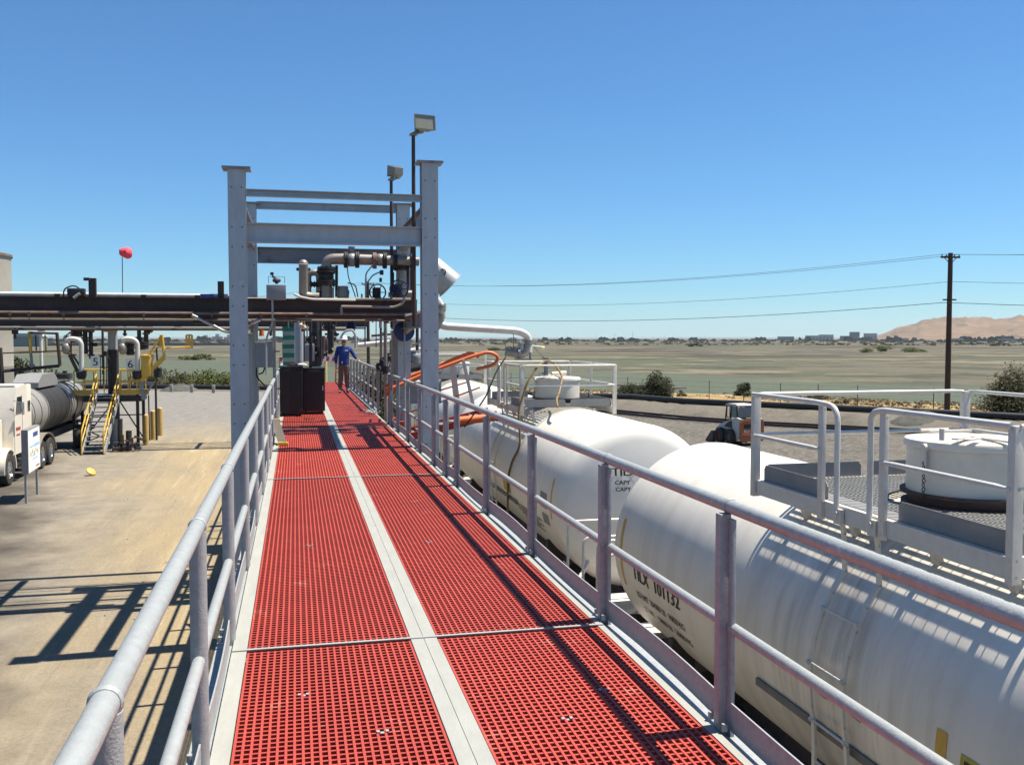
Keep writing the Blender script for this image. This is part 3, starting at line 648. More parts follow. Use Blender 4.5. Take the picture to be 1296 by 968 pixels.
mb=MB(); c=at(508,372,18.1); mb.tube(bend([c+Vector((0,0,.2)),c,c+Vector((.22,0,0))],.1),.07,12); mb.cyl(c+Vector((-.25,0,-.02)),c+Vector((-.02,0,-.02)),.05,None,10); mb.build('tee','steelpipe',mf)
# handwheels
for px,py,r,Y,lab in ((478,370,.15,17.8,'black'),(505,366,.17,17.7,'blue')):
    c=at(px,py,Y); mb=MB(); mb.ring(c,(0,1,0),r,.014,24,7)
    for k in range(3): a=Vector((math.cos(k*math.pi/3),0,math.sin(k*math.pi/3)))*r; mb.cyl(c-a,c+a,.009,None,6)
    mb.cyl(c,c+Vector((0,.3,0)),.02,None,8); mb.build('handwheel','dark' if lab=='black' else 'blue',mf)
    mb=MB(); mb.cyl(c+Vector((0,.25,-.12)),c+Vector((0,.25,.1)),.08,None,12); mb.build('valve_bonnet','dark',mf)
# instruments
c=at(434,369,18); mb=MB(); mb.lathe([(.05,-.16),(.11,-.12),(.125,0),(.10,.05),(.10,.10)],16,'Z',(c.x,18,c.z)); mb.build('strainer','steelpipe',mf)
pp('instrument_tube','galv',[(463,360),(463,346),(474,333)],.014,.06,17.9,8)
pp('instrument_tube','galv',[(463,360),(472,348),(482,344)],.014,.06,17.9,8)
pp('instrument_tube','galv',[(463,378),(463,352)],.018,.06,17.9,8)
pp('instrument_cable','rubber',[(439,334),(441,352),(446,364),(450,376)],.010,.1,17.8,7)
pp('instrument_cable','rubber',[(440,358),(450,360),(453,376)],.012,.1,17.8,7)
c=at(483,345,17.9); mb=MB(); mb.box((c.x,17.9,c.z),(.07,.06,.09),bev=.01); mb.box((c.x-.02,17.9,c.z-.14),(.05,.05,.08),bev=.01); mb.build('gauge','dark',mf)
for px,y0,y1,r,m in ((426,336,376,.03,'dark'),(458,372,384,.02,'galv'),(420,364,378,.04,'steelpipe'),(497,345,378,.03,'dark'),(516,330,380,.03,'rust'),(521,300,385,.028,'rust')):
    pp('vertical_pipe',m,[(px,y0),(px,y1)],r,.1,18.2,10)
pp('lower_pipe','whitepipe',[(372,372),(380,376),(395,379),(450,380)],.022,.1,17.45,8)
pp('lower_pipe','steelpipe',[(432,388),(500,389),(510,384),(512,376)],.025,.2,17.35,9)
pp('lower_pipe','steelpipe',[(432,388),(432,398)],.025,.1,17.35,9)
pp('upper_pipe','steelpipe',[(404,379),(520,379)],.026,.1,17.5,9)
pp('hanger_pipe','steelpipe',[(440,402),(500,402)],.028,.1,18.6,9); pp('hanger_pipe','galv',[(395,400),(436,397)],.02,.1,18.6,9)
for px,py,r in ((448,384,.03),(467,398,.045),(453,402,.04),(489,404,.05),(421,390,.05),(403,395,.045),(375,397,.05),(355,391,.05)):
    c=at(px,py,18.2); mb=MB(); mb.cyl(c-Vector((0,0,.07)),c+Vector((0,0,.07)),r,None,10); mb.cyl(c-Vector((.09,0,0)),c+Vector((.09,0,0)),r*.6,None,8); mb.sphere(c+Vector((0,0,.08)),r*.8,8,6); mb.build('small_valve',random.choice(['dark','steelpipe','rust','galv']),mf)
# under-rack pipes near column
pp('sloping_pipe','steelpipe',[(514,402),(540,393)],.055,.1,18.3,10); pp('sloping_pipe','steelpipe',[(512,420),(540,400)],.07,.1,18.5,10)
pp('process_column','steelpipe',[(503,395),(503,480)],.13,.1,19.3,14)

# drums, discs
c=at(511,419,18.6)
g=thing('hose_reel','round dark blue drum hanging below the rack at the right column','drum',(c.x,18.6,c.z-.22))
mb=MB(); mb.cyl((c.x,18.5,c.z),(c.x,18.8,c.z),.205,None,28); mb.build('drum','blue',g)
mb=MB(); mb.cyl((c.x-.26,18.65,c.z),(c.x-.18,18.65,c.z),.03,None,8); mb.cyl((c.x,18.48,c.z-.02),(c.x,18.48,5.2),.018,None,8); mb.cyl((c.x,18.48,c.z),(c.x,18.48,2.9),.018,None,8); mb.build('hanger_rod','galvpost',g)
c=at(444,411,19.0); g=MB(); g.cyl((c.x,19,c.z-.07),(c.x,19,c.z+.09),.10,.07,16); g.cyl((c.x,19,c.z+.09),(c.x,19,c.z+.18),.03,None,8); g.cyl((c.x-.07,19,c.z-.07),(c.x+.3,19,c.z-.07),.015,None,8); tag(g.build('lamp_shade_fitting','blue'),'small dark blue fitting hanging below the rack above the person','fitting')
c=at(382,412,18.5); g=MB(); g.sphere((c.x,18.5,c.z),.07,10,7,(1,.8,.7)); g.sphere((c.x+.04,18.5,c.z-.04),.05,10,7,(1,.8,.8)); g.cyl((c.x,18.5,c.z),(c.x,18.5,c.z+.2),.012,None,6); tag(g.build('bulkhead_lamp','white'),'small white lamp under the rack above the black boxes','lamp')
# flood lights
def flood(px,py,pyb,Y,sz,yawd,tilt,lab,glass):
    c=at(px,py,Y); g=thing('flood_light',lab,'flood light',(c.x-.1*sz,Y,WZ),'flood lights on dark poles')
    x=at(523 if glass else 495,py,Y).x
    mb=MB(); mb.cyl((x,Y,4.95),(x,Y,c.z-.17),.036,.030,10); mb.build('pole','rust',g)
    mb=MB(); mb.box((x,Y,c.z-.17),(.12,.08,.03)); mb.beam((x-.03,Y,c.z-.17),(c.x-.06,Y,c.z-.10),.03,.05); mb.cyl((x+.04,Y-.05,c.z-.16),(x+.16,Y-.05,c.z-.13),.02,None,8); mb.build('bracket','flood',g)
    rot=Matrix.Rotation(R_(yawd),3,'Z')@Matrix.Rotation(R_(tilt),3,'X')
    # tapered housing opening towards -Y
    a,b,h,h2,d=.17*sz,.11*sz,.115*sz,.08*sz,.20*sz
    V=[Vector(v) for v in ((-a,-d/2,-h),(a,-d/2,-h),(a,-d/2,h),(-a,-d/2,h),(-b,d/2,-h2),(b,d/2,-h2),(b,d/2,h2),(-b,d/2,h2))]
    mb=MB(); mb.add([rot@v+c for v in V],[(0,1,2,3),(7,6,5,4),(0,4,5,1),(1,5,6,2),(2,6,7,3),(3,7,4,0)])
    for s in(-1,1):
        mb.beam(rot@Vector((-a,-d/2-.008,s*h))+c,rot@Vector((a,-d/2-.008,s*h))+c,.02,.02); mb.beam(rot@Vector((s*a,-d/2-.008,-h))+c,rot@Vector((s*a,-d/2-.008,h))+c,.02,.02)
    mb.build('housing','flood',g)
    mb=MB(); mb.add([rot@Vector(v)+c for v in ((-a*.93,-d/2-.006,-h*.9),(a*.93,-d/2-.006,-h*.9),(a*.93,-d/2-.006,h*.9),(-a*.93,-d/2-.006,h*.9))],[(0,1,2,3)]); mb.build('lens','floodglass',g)
flood(535,158,0,15.3,1.0,12,-8,'larger flood light with a pale lens on the taller dark pole at the right column',True)
flood(502,217,0,18.3,.85,205,-5,'smaller flood light facing away on the shorter dark pole behind the crossbeams',False)
# galvanised hood / barrel tilted at the right column
c0=at(548,344,17.0); c1=at(571,366,17.0)
g=thing('tilted_bucket','galvanised bucket-shaped hood tilted out behind the right portal column','hood',(2.6,17,5.3))
ax=Vector((.80,0,.60)); side=Vector((.80*.0+.6,0,-.8))
P0=at(548,362,17.0); P1=at(572,345,17.0); dirv=(at(566,336,17.0)-at(562,332,17.0))
A=at(553,350,17.0); B=at(574,362,17.0)
axis=(at(580,346,17)+at(560,376,17))/2-(at(553,326,17)+at(540,352,17))/2
ca=(at(553,326,17)+at(538,350,17))/2; cb=(at(581,347,17)+at(559,376,17))/2
mb=MB(); n=28
d=(cb-ca).normalized(); u=d.cross(Vector((0,1,0))).normalized(); rr=(at(581,347,17)-at(559,376,17)).length/2
mb.tube([ca-d*.03,ca,cb-d*.02,cb-d*.015,cb],[rr*.80,rr*.84,rr*.98,rr*1.04,rr*1.04],28); mb.build('barrel','galv',g)
mb=MB(); q=(ca+cb)/2+Vector((0,-rr*.86,.06)); mb.ring(q,(0.2,1,0),.055,.011,16,6); mb.cyl(q,q+Vector((0,.1,0)),.02,None,8); mb.tube([q+Vector((-.3,.03,.03)),q+Vector((-.12,0,.05)),q+Vector((-.05,0,0))],.008,6); mb.build('handle','dark',g)

# rail-car loading arm
la=thing('overhead_loading_pipe','white pipe loading arm swung out over the second tank car from the right column','loading arm',(2.6,19,5.0))
def lpn_(nm,m,pts,r,rad=.2,Y=19,n=16): return pp(nm,m,pts,r,rad,Y,n,la)
lpn_('swivel_pipe','whitepipe',[(540,378),(552,378),(560,392),(558,404)],.085,.12)
fl(557,389,(0,0,1),.13,.05,19,'steelpipe',la); fl(557,400,(0,0,1),.11,.03,19,'steelpipe',la)
lpn_('elbow','steelpipe',[(558,398),(553,413),(542,420)],.10,.2)
lpn_('boom_pipe','whitepipe',[(552,408),(562,413),(656,419),(669,425),(669,446)],.078,.30)
fl(669,432,(0,0,1),.10,.02,19,'steelpipe',la)
lpn_('nozzle','steelpipe',[(669,434),(664,449),(640,446)],.085,.22)
c=at(668,448,19); mb=MB(); mb.box((c.x+.05,19,c.z-.0),(.02,.1,.24)); mb.box((c.x-.1,19,c.z-.11),(.34,.1,.03)); mb.build('bracket','greybox',la)
fl(656,447,(1,0,0),.11,.02,19,'steelpipe',la)
c=at(659,440,19); mb=MB(); mb.box(c,(.12,.1,.18),bev=.02); mb.cyl(c,c+Vector((.12,0,.04)),.03,None,8); mb.build('vapour_valve','galv',la)
c=at(676,438,19); mb=MB(); mb.cyl((c.x-.06,19,c.z),(c.x+.16,19,c.z-.03),.03,None,10); mb.build('grip','cream',la); mb=MB(); mb.cyl((c.x+.16,19,c.z-.03),(c.x+.22,19,c.z-.04),.032,None,10); mb.build('grip_end','paleyellow',la)
mb=MB(); mb.ring(at(649,437,18.95),(0,1,0),.16,.006,24,5); mb.tube(bend([at(590,413,19),at(625,413,19),at(650,420,18.95),at(650,440,18.95)],.1),.007,6); mb.tube(bend([at(676,440,19),at(690,454,18.9),at(694,458,18.9)],.1),.006,5); mb.build('cable','wire',la)

# orange gangway folded over the tank car
gw=thing('folding_gangway','orange railed folding gangway reaching from the walkway onto the tank cars','gangway',(1.95,19,3))
Yg=(18.7,19.35)
for k,Y in enumerate(Yg):
    dy=0 if k==0 else -6
    pts=[(492,503),(560,478-dy*0),(610,462),(624,460),(632,472),(628,486),(604,492)] if k==0 else [(490,494),(560,466),(603,452),(640,446),(650,452),(648,462)]
    if k==0: pts=[(487,505),(560,476),(598,462),(618,456),(631,462),(630,478),(605,490)] 
    else: pts=[(487,497),(545,474),(590,458),(604,456)]
    if k==0: pts=[(488,503),(540,480),(600,458),(620,453),(632,460),(625,470),(603,475)]
    mb=MB(); mb.tube(bend([at(x,y-8,Y) for x,y in pts],.14,6),.036,12); mb.build('handrail','orange',gw)
    mb=MB(); mb.tube([at(500,528,Y),at(560,508,Y),at(608,490,Y)] if k==0 else [at(520,505,Y),at(590,484,Y)],.016,8); mb.build('knee_rail','orange',gw)
mb=MB(); mb.tube(bend([at(488,500,19.0),at(530,478,19.0),at(570,456,19.0),at(596,446,19.0),at(606,452,19.0)],.1),.034,12); mb.build('handrail','orange',gw)
for (x0,y0,x1,y1,Y) in ((598,455,606,518,18.7),(584,458,591,514,19.35)):
    mb=MB(); mb.beam(at(x0-12,y0,Y),at(x1-12 if Y>19 else x1-6,y1,Y),.12,.05); mb.build('upright','whitepost',gw)
a=Vector((1.95,0,2.72)); b=Vector((4.0,0,3.20))
for Y in (18.6,19.5):
    mb=MB(); mb.beam((a.x,Y,a.z),(b.x,Y,b.z),.05,.14); mb.build('side_channel','redpaint',gw)
for i in range(9):
    t=(i+.5)/9; p=a.lerp(b,t); mb=MB(); mb.beam((p.x,18.63,p.z),(p.x,19.47,p.z),.20,.03); mb.build('tread','toe',gw)
mb=MB(); mb.cyl((3.1,18.5,3.08),(3.95,18.5,3.15),.085,None,16); mb.build('balance_spring','orange',gw)
mb=MB(); mb.cyl((3.95,18.5,3.15),(4.1,18.5,3.16),.09,.06,16); mb.build('spring_cap','dark',gw)
mb=MB(); mb.box((2.0,19.05,2.85),(.18,1.1,.5),bev=.01); mb.build('hinge_block','redpaint',gw)
mb=MB(); mb.box(at(537,494,18.9)-Vector((0,0,.04)),(.62,.5,.42)); mb.build('side_panel','toe',gw)

uc=thing('under_rack_pipework','dense dark tangle of small pipes and valves slung beneath the rack over the walkway','pipework',(.5,19,4.9))
rr=random.Random(12)
for k in range(30):
    x0=rr.uniform(340,500); y=rr.uniform(394,409); L_=rr.uniform(15,60); Y=rr.uniform(18.2,21.5); m=rr.choice(['dark','dark','rust','steelpipe','galvpost'])
    if k%3==0: pp('drop_pipe',m,[(x0,396),(x0,y+rr.uniform(6,22))],rr.uniform(.018,.04),.05,Y,8,uc)
    elif k%3==1: pp('run_pipe',m,[(x0,y),(min(x0+L_,512),y),(min(x0+L_,512),y-8)],rr.uniform(.012,.03),.08,Y,8,uc)
    else:
        c=at(x0,y,Y); s_=rr.uniform(.04,.075); mb=MB(); mb.cyl(c-Vector((s_*1.6,0,0)),c+Vector((s_*1.6,0,0)),s_*.7,None,10); mb.cyl(c-Vector((s_*1.6,0,0)),c-Vector((s_*1.2,0,0)),s_*1.2,None,12); mb.cyl(c+Vector((s_*1.2,0,0)),c+Vector((s_*1.6,0,0)),s_*1.2,None,12); mb.cyl(c,c+Vector((0,0,s_*2.6)),s_*.4,None,8); mb.ring(c+Vector((0,0,s_*2.6)),(0,0,1),s_*1.3,s_*.18,14,5); mb.build('small_valve',m,uc)
for px,Y,y1,m,r in ((393,22,470,'dark',.035),(406,22,462,'dark',.03),(420,24,440,'dark',.05),(462,23,436,'dark',.016),(385,23,458,'dark',.02),(368,23,410,'dark',.03)):
    pp('drop_pipe',m,[(px,396),(px,y1)],r,.05,Y,8,uc)
for px,py,Y,s_ in ((406,448,22.3,.10),(393,430,22,.08),(415,414,23,.09),(424,408,23,.07)):
    c=at(px,py,Y); mb=MB(); mb.cyl(c-Vector((0,0,s_)),c+Vector((0,0,s_)),s_*.8,None,12); mb.cyl(c-Vector((s_*1.3,0,0)),c+Vector((s_*1.3,0,0)),s_*.5,None,10); mb.ring(c+Vector((s_*1.4,0,0)),(1,0,0),s_*.8,.012,14,5); mb.build('valve','dark',uc)
M['sidebar']=mat('side_bar',(.22,.205,.19),.7,0,(.15,.14,.13),9,.8)
# ------------------------------------------------------------------ railway and tank cars
CX,CZt,RR=5.25,2.09,1.31; RAIL=-.40
def track(name,label,P,n,step,zs):
    t=thing(name,label,'railway track',P[0])
    for s in (-.7525,.7525):
        mb=MB(); Q=offline(P,s)
        for a,b in zip(Q,Q[1:]): mb.ibeam((a.x,a.y,zs+.10),(b.x,b.y,zs+.10),.15,.10,.03,.02)
        mb.build('rail','rust',t)
    # sleepers
    L=[0]
    for a,b in zip(P,P[1:]): L.append(L[-1]+(b-a).length)
    d=0; first=None; k=0
    while d<L[-1] and k<n:
        i=max(j for j in range(len(L)) if L[j]<=d); i=min(i,len(P)-2); u=(P[i+1]-P[i]).normalized(); p=P[i]+u*(d-L[i])
        if first is None:
            mb=MB(); mb.box((0,0,0),(2.5,.22,.16),bev=.01); first=mb.build('sleeper','wood',t); c=first
        else: c=dup(first,t)
        c.location=Vector((p.x,p.y,zs-.055))-P[0]; c.rotation_euler=(0,0,math.atan2(u.y,u.x)-math.pi/2); d+=step; k+=1
    return t
track('railway_track','shaded railway track under the line of white tank cars',[Vector((CX,-2,0)),Vector((CX,20,0)),Vector((CX,56,0))],95,.61,-.56)
track('railway_track','curving dark railway track between the gravel yard and the pale road',TRK,100,1.05,-.53)

def cyl_pt(ang,Y,off=0):
    a=R_(ang); return Vector((CX-(RR+off)*math.cos(a),Y,CZt+(RR+off)*math.sin(a)))
def patch(mb,a0,a1,y0,y1,off=.004,n=12,m=2):
    vs=[cyl_pt(a0+(a1-a0)*i/n,y0+(y1-y0)*j/m,off) for i in range(n+1) for j in range(m+1)]
    mb.add(vs,[(i*(m+1)+j,(i+1)*(m+1)+j,(i+1)*(m+1)+j+1,i*(m+1)+j+1) for i in range(n) for j in range(m)])
def headz(r):
    "dished end: shallow dome with a tight rolled rim"
    q=r/RR; k=.86
    dome=.20*(1-q*q)
    if q>k: t=(q-k)/(1-k); rim=.17*math.sqrt(max(0,1-t*t))
    else: rim=.17
    return dome+rim
def tankcar(label,ya,yb,py0,py1,ladder,shell,full=True,mh=None):
    cy=(ya+yb)/2
    g=thing('tank_car',label,'tank car',(CX,cy,RAIL),None)
    hd=.42; prof=[]
    for i in range(17): r=RR*i/16 if i<16 else RR; prof.append((r if i else 0,ya-headz(r)))
    prof.insert(16,(RR*.968,ya-headz(RR*.968))); prof.insert(17,(RR*.99,ya-headz(RR*.99)))
    k=max(2,int((yb-ya)/.6))
    for i in range(1,k+1): prof.append((RR,ya+(yb-ya)*i/k))
    prof+=[(RR*.99,yb+headz(RR*.99)),(RR*.968,yb+headz(RR*.968))]
    for i in range(15,-1,-1): r=RR*i/16; prof.append((r,yb+headz(r)))
    mb=MB(); mb.lathe(prof,96,'Y',(CX,0,CZt),False); sh=mb.build('shell',shell,g)
    for y in (ya+.02,yb-.02,ya+2.4,yb-2.43):
        mb=MB(); mb.ring((CX,y,CZt),(0,1,0),RR-.004,.0075,96,6); mb.build('weld_seam',shell,sh)
    # underframe
    mb=MB(); mb.box((CX,(ya+yb)/2,.62),(.5,yb-ya+1.5,.34),bev=.02)
    for y in (ya+1.3,yb-1.3):
        mb.box((CX,y,.70),(2.3,.5,.22),bev=.02)
        for s in(-1,1): mb.beam((CX+s*1.0,y,.72),(CX+s*.95,y,1.3),.3,.12)
    mb.build('underframe','rust',g)
    for y in (ya+1.3,yb-1.3):
        b=MB()
        for s in(-1,1):
            X=CX+s*1.0; b.beam((X,y-1.1,.10),(X,y+1.1,.10),.14,.12); b.beam((X,y-.9,.12),(X,y-.3,.42),.12,.10); b.beam((X,y+.9,.12),(X,y+.3,.42),.12,.10); b.beam((X,y-.35,.40),(X,y+.35,.40),.14,.12)
            for q in(-.88,.88): b.box((X,y+q,.06),(.22,.28,.24),bev=.02)
        b.box((CX,y,.36),(2.0,.4,.22))
        bg_=b.build('bogie','rust',g)
        for q in(-.88,.88):
            wv=MB()
            for s in(-1,1): wv.lathe([(0.1,-.02),(.42,-.02),(.44,0),(.42,.02),(.40,.10),(.30,.11),(.12,.10)],28,'X',(CX+s*.72,y+q,RAIL+.05+.41))
            wv.cyl((CX-.95,y+q,RAIL+.46),(CX+.95,y+q,RAIL+.46),.08,None,12); wv.build('wheelset','rust',bg_)
    for e,s in ((ya,-1),(yb,1)):
        ye=e+s*.75
        mb=MB(); mb.box((CX,ye,.78),(2.7,.22,.06)); mb.box((CX,ye+s*.06,.70),(2.7,.06,.2)); mb.box((CX,ye-s*.2,.80),(2.6,.25,.02)); mb.build('end_sill','whitepost',g)
        mb=MB(); mb.box((CX,ye+s*.35,.5),(.28,.6,.26),bev=.03); mb.box((CX,ye+s*.72,.5),(.36,.24,.34),bev=.06); mb.build('coupler','rust',g)
        for X0,X1,zt,yo in ((3.93,6.5,2.02,-.05),(4.12,5.0,1.80,.10)):
            mb=MB(); mb.tube(bend([(X0,ye+s*yo,.6),(X0,ye+s*yo,zt),(X1,ye+s*yo,zt),(X1,ye+s*yo,.6)],.13),.020,10); mb.build('end_handrail','whitepipe',g)
        mb=MB()
        for z in(-.1,.25,.55): mb.tube([(3.88,ye-.22,z),(3.84,ye-.22,z),(3.84,ye+.22,z),(3.88,ye+.22,z)],.012,6)
        for q in(-.22,.22): mb.beam((3.88,ye+q,-.12),(3.88,ye+q,.78),.04,.012)
        mb.beam((3.9,ye,.8),(4.5,e+s*.1,1.35),.05,.05); mb.beam((CX+1.3,ye,.8),(CX+.9,e+s*.1,1.35),.05,.05)
        mb.build('end_step','whitepost',g)
    # yellow reflective marks
    for y,a0,a1 in ((yb-.20,-19,18),(ya+.30,-10,19)):
        mb=MB(); patch(mb,a0,a1,y-.035,y+.035); mb.build('reflective_mark','stripe',sh)
    # long running bar low on the shell
    mb=MB(); 
    for y0,y1 in ((py0-.3,py1-.32),): 
        vs=cyl_pt(-17,y0,.02),cyl_pt(-17,y1,.02)
        mb.beam(vs[0],vs[1],.025,.065)
    mb.build('side_bar','sidebar',sh)
    # platform
    if py0 is None: return g
    XN,XF,PZ=4.15,(6.34 if ladder else 5.95),3.455
    pl=[]
    mb=MB()
    for X in(XN,XF): mb.box((X,(py0+py1)/2,PZ-.075),(.05,py1-py0,.13))
    for Y in((py0,py1) if ladder else (py1,)): mb.box(((XN+XF)/2,Y,PZ-.075),(XF-XN,.05,.13))
    for X in(XN+.25,XF-.25):
        for Y in (py0+.3,(py0+py1)/2-.5,(py0+py1)/2+.5,py1-.3):
            mb.beam((X,Y,PZ-.1),(CX+(X-CX)*.92,Y,CZt+math.sqrt(RR**2-((X-CX)*.92)**2)),.06,.06)
    fr_=mb.build('platform_frame','whitepost',g)
    my=mh if mh else (py0+py1)/2
    mb=MB(); n=int((XF-XN-.5)/.040)
    for i in range(1,n):
        x=XN+.21+.040*i; dx=abs(x-CX); hw=.019
        if dx<.60:
            q=math.sqrt(.6**2-dx*dx); 
            for a,b in ((py0+.02,my-q),(my+q,py1-.02)):
                if b>a: mb.box((x,(a+b)/2,PZ-.012),(hw,b-a,.018))
        else: mb.box((x,(py0+py1)/2,PZ-.012),(hw,py1-py0-.04,.018))
    for X in (XN+.12,XF-.12): mb.box((X,(py0+py1)/2,PZ-.012),(.19,py1-py0-.06,.018))
    k=int((py1-py0)/.11)
    for i in range(1,k):
        y=py0+(py1-py0)*i/k; dy=abs(y-my)
        if dy<.60:
            q=math.sqrt(.6**2-dy*dy)
            for a,b in ((XN+.03,CX-q),(CX+q,XF-.03)): mb.box(((a+b)/2,y,PZ-.005),(b-a,.009,.009))
        else: mb.box(((XN+XF)/2,y,PZ-.005),(XF-XN-.05,.009,.009))
    mb.build('platform_grating','slat',g)
    lm=(py0+py1)/2 if ladder is None else ladder; l0,l1=lm-.22,lm+.22
    def toe(p,q):
        p=Vector(p);q=Vector(q); d=(q-p).normalized(); mb=MB(); L=(q-p).length; u=d; 
        mb.prism([(.03,0),(L-.03,0),(L-.03,.10),(L-.06,.14),(.06,.14),(.03,.10)],p,u,Vector((0,0,1)),u.cross(Vector((0,0,1)))*.006); mb.build('toe_board','toe',g)
    z=PZ-.005
    toe((XN+.03,py0,z),(XN+.03,l0-.16,z)); toe((XN+.03,l1+.25,z),(XN+.03,py1,z))
    m2=(XN+XF)/2+.0
    for Y in(py0,py1): toe((XN+.03,Y,z),(m2-.02,Y,z)); toe((m2+.02,Y,z),(XF-.03,Y,z))
    mm_=(py0+py1)/2; toe((XF-.03,py0,z),(XF-.03,mm_-.02,z)); toe((XF-.03,mm_+.02,z),(XF-.03,py1,z))
    TZ=4.235; MZ=3.86; lo=PZ-.16
    def post(x,y,wx,wy,z0=lo,z1=TZ,rn=None):
        mb=MB(); mb.box((x,y,(z0+z1)/2),(wx,wy,z1-z0),bev=.004)
        for zz in (z0+.04,z0+.14,MZ,z1-.03): mb.cyl((x-wx/2-.004,y,zz),(x+wx/2+.004,y,zz),.010,None,6); mb.cyl((x,y-wy/2-.004,zz),(x,y+wy/2+.004,zz),.010,None,6)
        return mb.build('rail_post','whitepost',g)
    e=.045
    for x,y in ((XN-.02,py0-e),(XN-.02,py1+e),(XF+.02,py0-e),(XF+.02,py1+e)): post(x,y,.07,.06)
    post(XN-.035,l0-.10,.035,.065,z1=TZ-.02); post(XN-.035,l1+.27,.035,.065,z1=TZ-.02)
    post(XF+.035,mm_,.035,.08)
    def rail(pts,r=.0185,rad=.06):
        mb=MB(); mb.tube(bend(pts,rad),r,10); return mb.build('hand_rail','whitepipe',g)
    xo=XN-.055
    def flat(p,q): # rail with flattened ends
        p=Vector(p);q=Vector(q);d=(q-p).normalized(); mb=MB(); mb.tube([p,p+d*.05,p+d*.12,q-d*.12,q-d*.05,q],[.012,.013,.0185,.0185,.013,.012],10); mb.build('hand_rail','whitepipe',g)
    # near side: hoops either side of the ladder
    rail([(xo,py1+e,TZ),(xo,l1+.27,TZ),(xo,l1+.02,TZ-.02),(xo,l1+.02,PZ-.12)],.022,.20)
    rail([(xo,py0-e,TZ),(xo,l0-.10,TZ),(xo,l0+.03,TZ-.03),(xo,l0+.03,PZ-.12)],.022,.12)
    flat((xo,py1+e,MZ),(xo,l1+.27,MZ)); flat((xo,py0-e,MZ),(xo,l0-.10,MZ))
    for Y in (py0-e-.03,py1+e+.03):
        for zz in(TZ,MZ): flat((XN-.02,Y,zz),(XF+.02,Y,zz))
    for zz in(TZ,MZ): flat((XF+.06,py0-e,zz),(XF+.06,mm_,zz)); flat((XF+.06,mm_,zz),(XF+.06,py1+e,zz))
    # manway housing
    mw=MB(); mw.lathe([(.0,3.36),(.50,3.36),(.50,3.44),(.45,3.45),(.45,3.50),(.51,3.51),(.51,3.535)],48,'Z',(CX,my,0)); nk=mw.build('manway_neck','rust',g)
    mw=MB(); mw.lathe([(.465,3.53),(.465,3.90),(.44,3.90),(.44,3.53)],56,'Z',(CX,my,0),False); hs=mw.build('manway_housing','white',g)
    mw=MB(); mw.lathe([(.480,3.885),(.487,3.89),(.487,3.93),(.478,3.945),(.40,3.955),(.2,3.965),(0,3.968)],56,'Z',(CX,my,0),False); ld=mw.build('manway_lid','white',g)
    mw=MB(); mw.box((CX-.05,my-.30,3.975),(.05,.40,.015)); mw.box((CX-.28,my-.26,3.985),(.24,.05,.012),rot=R_(28)); mw.box((CX-.28,my-.38,3.99),(.22,.05,.012),rot=R_(28)); mw.cyl((CX-.44,my-.24,3.97),(CX-.44,my-.24,4.06),.02,None,8); mw.cyl((CX-.5,my-.1,3.90),(CX-.46,my-.1,3.90),.03,None,12); mw.box((CX-.495,my-.1,3.80),(.02,.05,.20))
    mw.box((CX+.1,my+.36,3.97),(.4,.05,.02)); mw.cyl((CX-.12,my+.44,3.975),(CX+.15,my+.44,3.975),.014,None,8)
    mw.build('lid_latch','whitepost',ld)
    mw=MB()
    for k in range(9): 
        zz=3.78-k*.034; mw.ring((CX-.50-.004*(k%2),my-.12,zz),((1,0,0) if k%2 else (0,1,0)),.014,.004,10,5)
    mw.build('chain','rust',hs)
    # ladder following the shell
    st=[]
    for y in (l0,l1):
        pts=[Vector((XN-.03,y,PZ-.03)),Vector((XN-.0,y,PZ-.22))]+[cyl_pt(a,y,.065) for a in (38,30,22,14,6,0,-8,-14)]
        pts+=[Vector((3.925,y,1.6)),Vector((3.925,y,.1))]
        mb=MB(); 
        for a,b in zip(pts,pts[1:]): mb.beam(a,b+(b-a).normalized()*.006,.022,.042,up=(0,1,0)) 
        mb.build('ladder_stile','white',g); st.append(pts)
    for a in (24,6,-13):
        mb=MB(); p=cyl_pt(a,l0,.078); q=cyl_pt(a,l1,.078); mb.cyl(p,q,.011,None,8); mb.cyl(p+Vector((0,-.02,0)),p,.02,None,8); mb.cyl(q,q+Vector((0,.02,0)),.02,None,8); mb.build('rung','whitepipe',g)
    for zz in (1.45,1.1,.75,.4,.12):
        mb=MB(); mb.cyl((3.925,l0,zz),(3.925,l1,zz),.012,None,8); mb.build('rung','whitepipe',g)
    for y in(l0,l1):
        mb=MB(); p=cyl_pt(-3,y-.02,.02); mb.beam(p,p+Vector((.0,-.15,-.01)),.02,.022); mb.build('ladder_bracket','sidebar',g)
        mb=MB(); mb.box((XN-.045,y,PZ-.09),(.03,.10,.12)); mb.cyl((XN-.075,y,PZ-.07),(XN-.05,y,PZ-.07),.022,None,8); mb.build('ladder_bracket','whitepost',g)
    return g
c1=tankcar('nearest white tank car with TILX 101132 lettering and a brown-streaked side',1.4,11.15,4.70,7.80,6.22,'tank',mh=6.42)
c2=tankcar('second white tank car, domed end facing us, brown hose over its platform railing',13.95,23.6,17.05,20.0,None,'tank2')
c3=tankcar('third white tank car, farthest in the line behind the orange gangway',26.4,36.2,29.6,32.6,None,'tank2')
def wrap(y0,a0): # text running toward the camera on the near side
    return lambda x,y: cyl_pt(a0+math.degrees(y/RR),y0-x,.008)
sh1=[o for o in kids(c1) if o.name.startswith('shell')][0]; sh2=[o for o in kids(c2) if o.name.startswith('shell')][0]
mb=MB(); text(mb,'TILX  101132',.225,wrap(10.55,-10.2),wide=1.12,bold=.006); mb.build('lettering','ink',sh1)
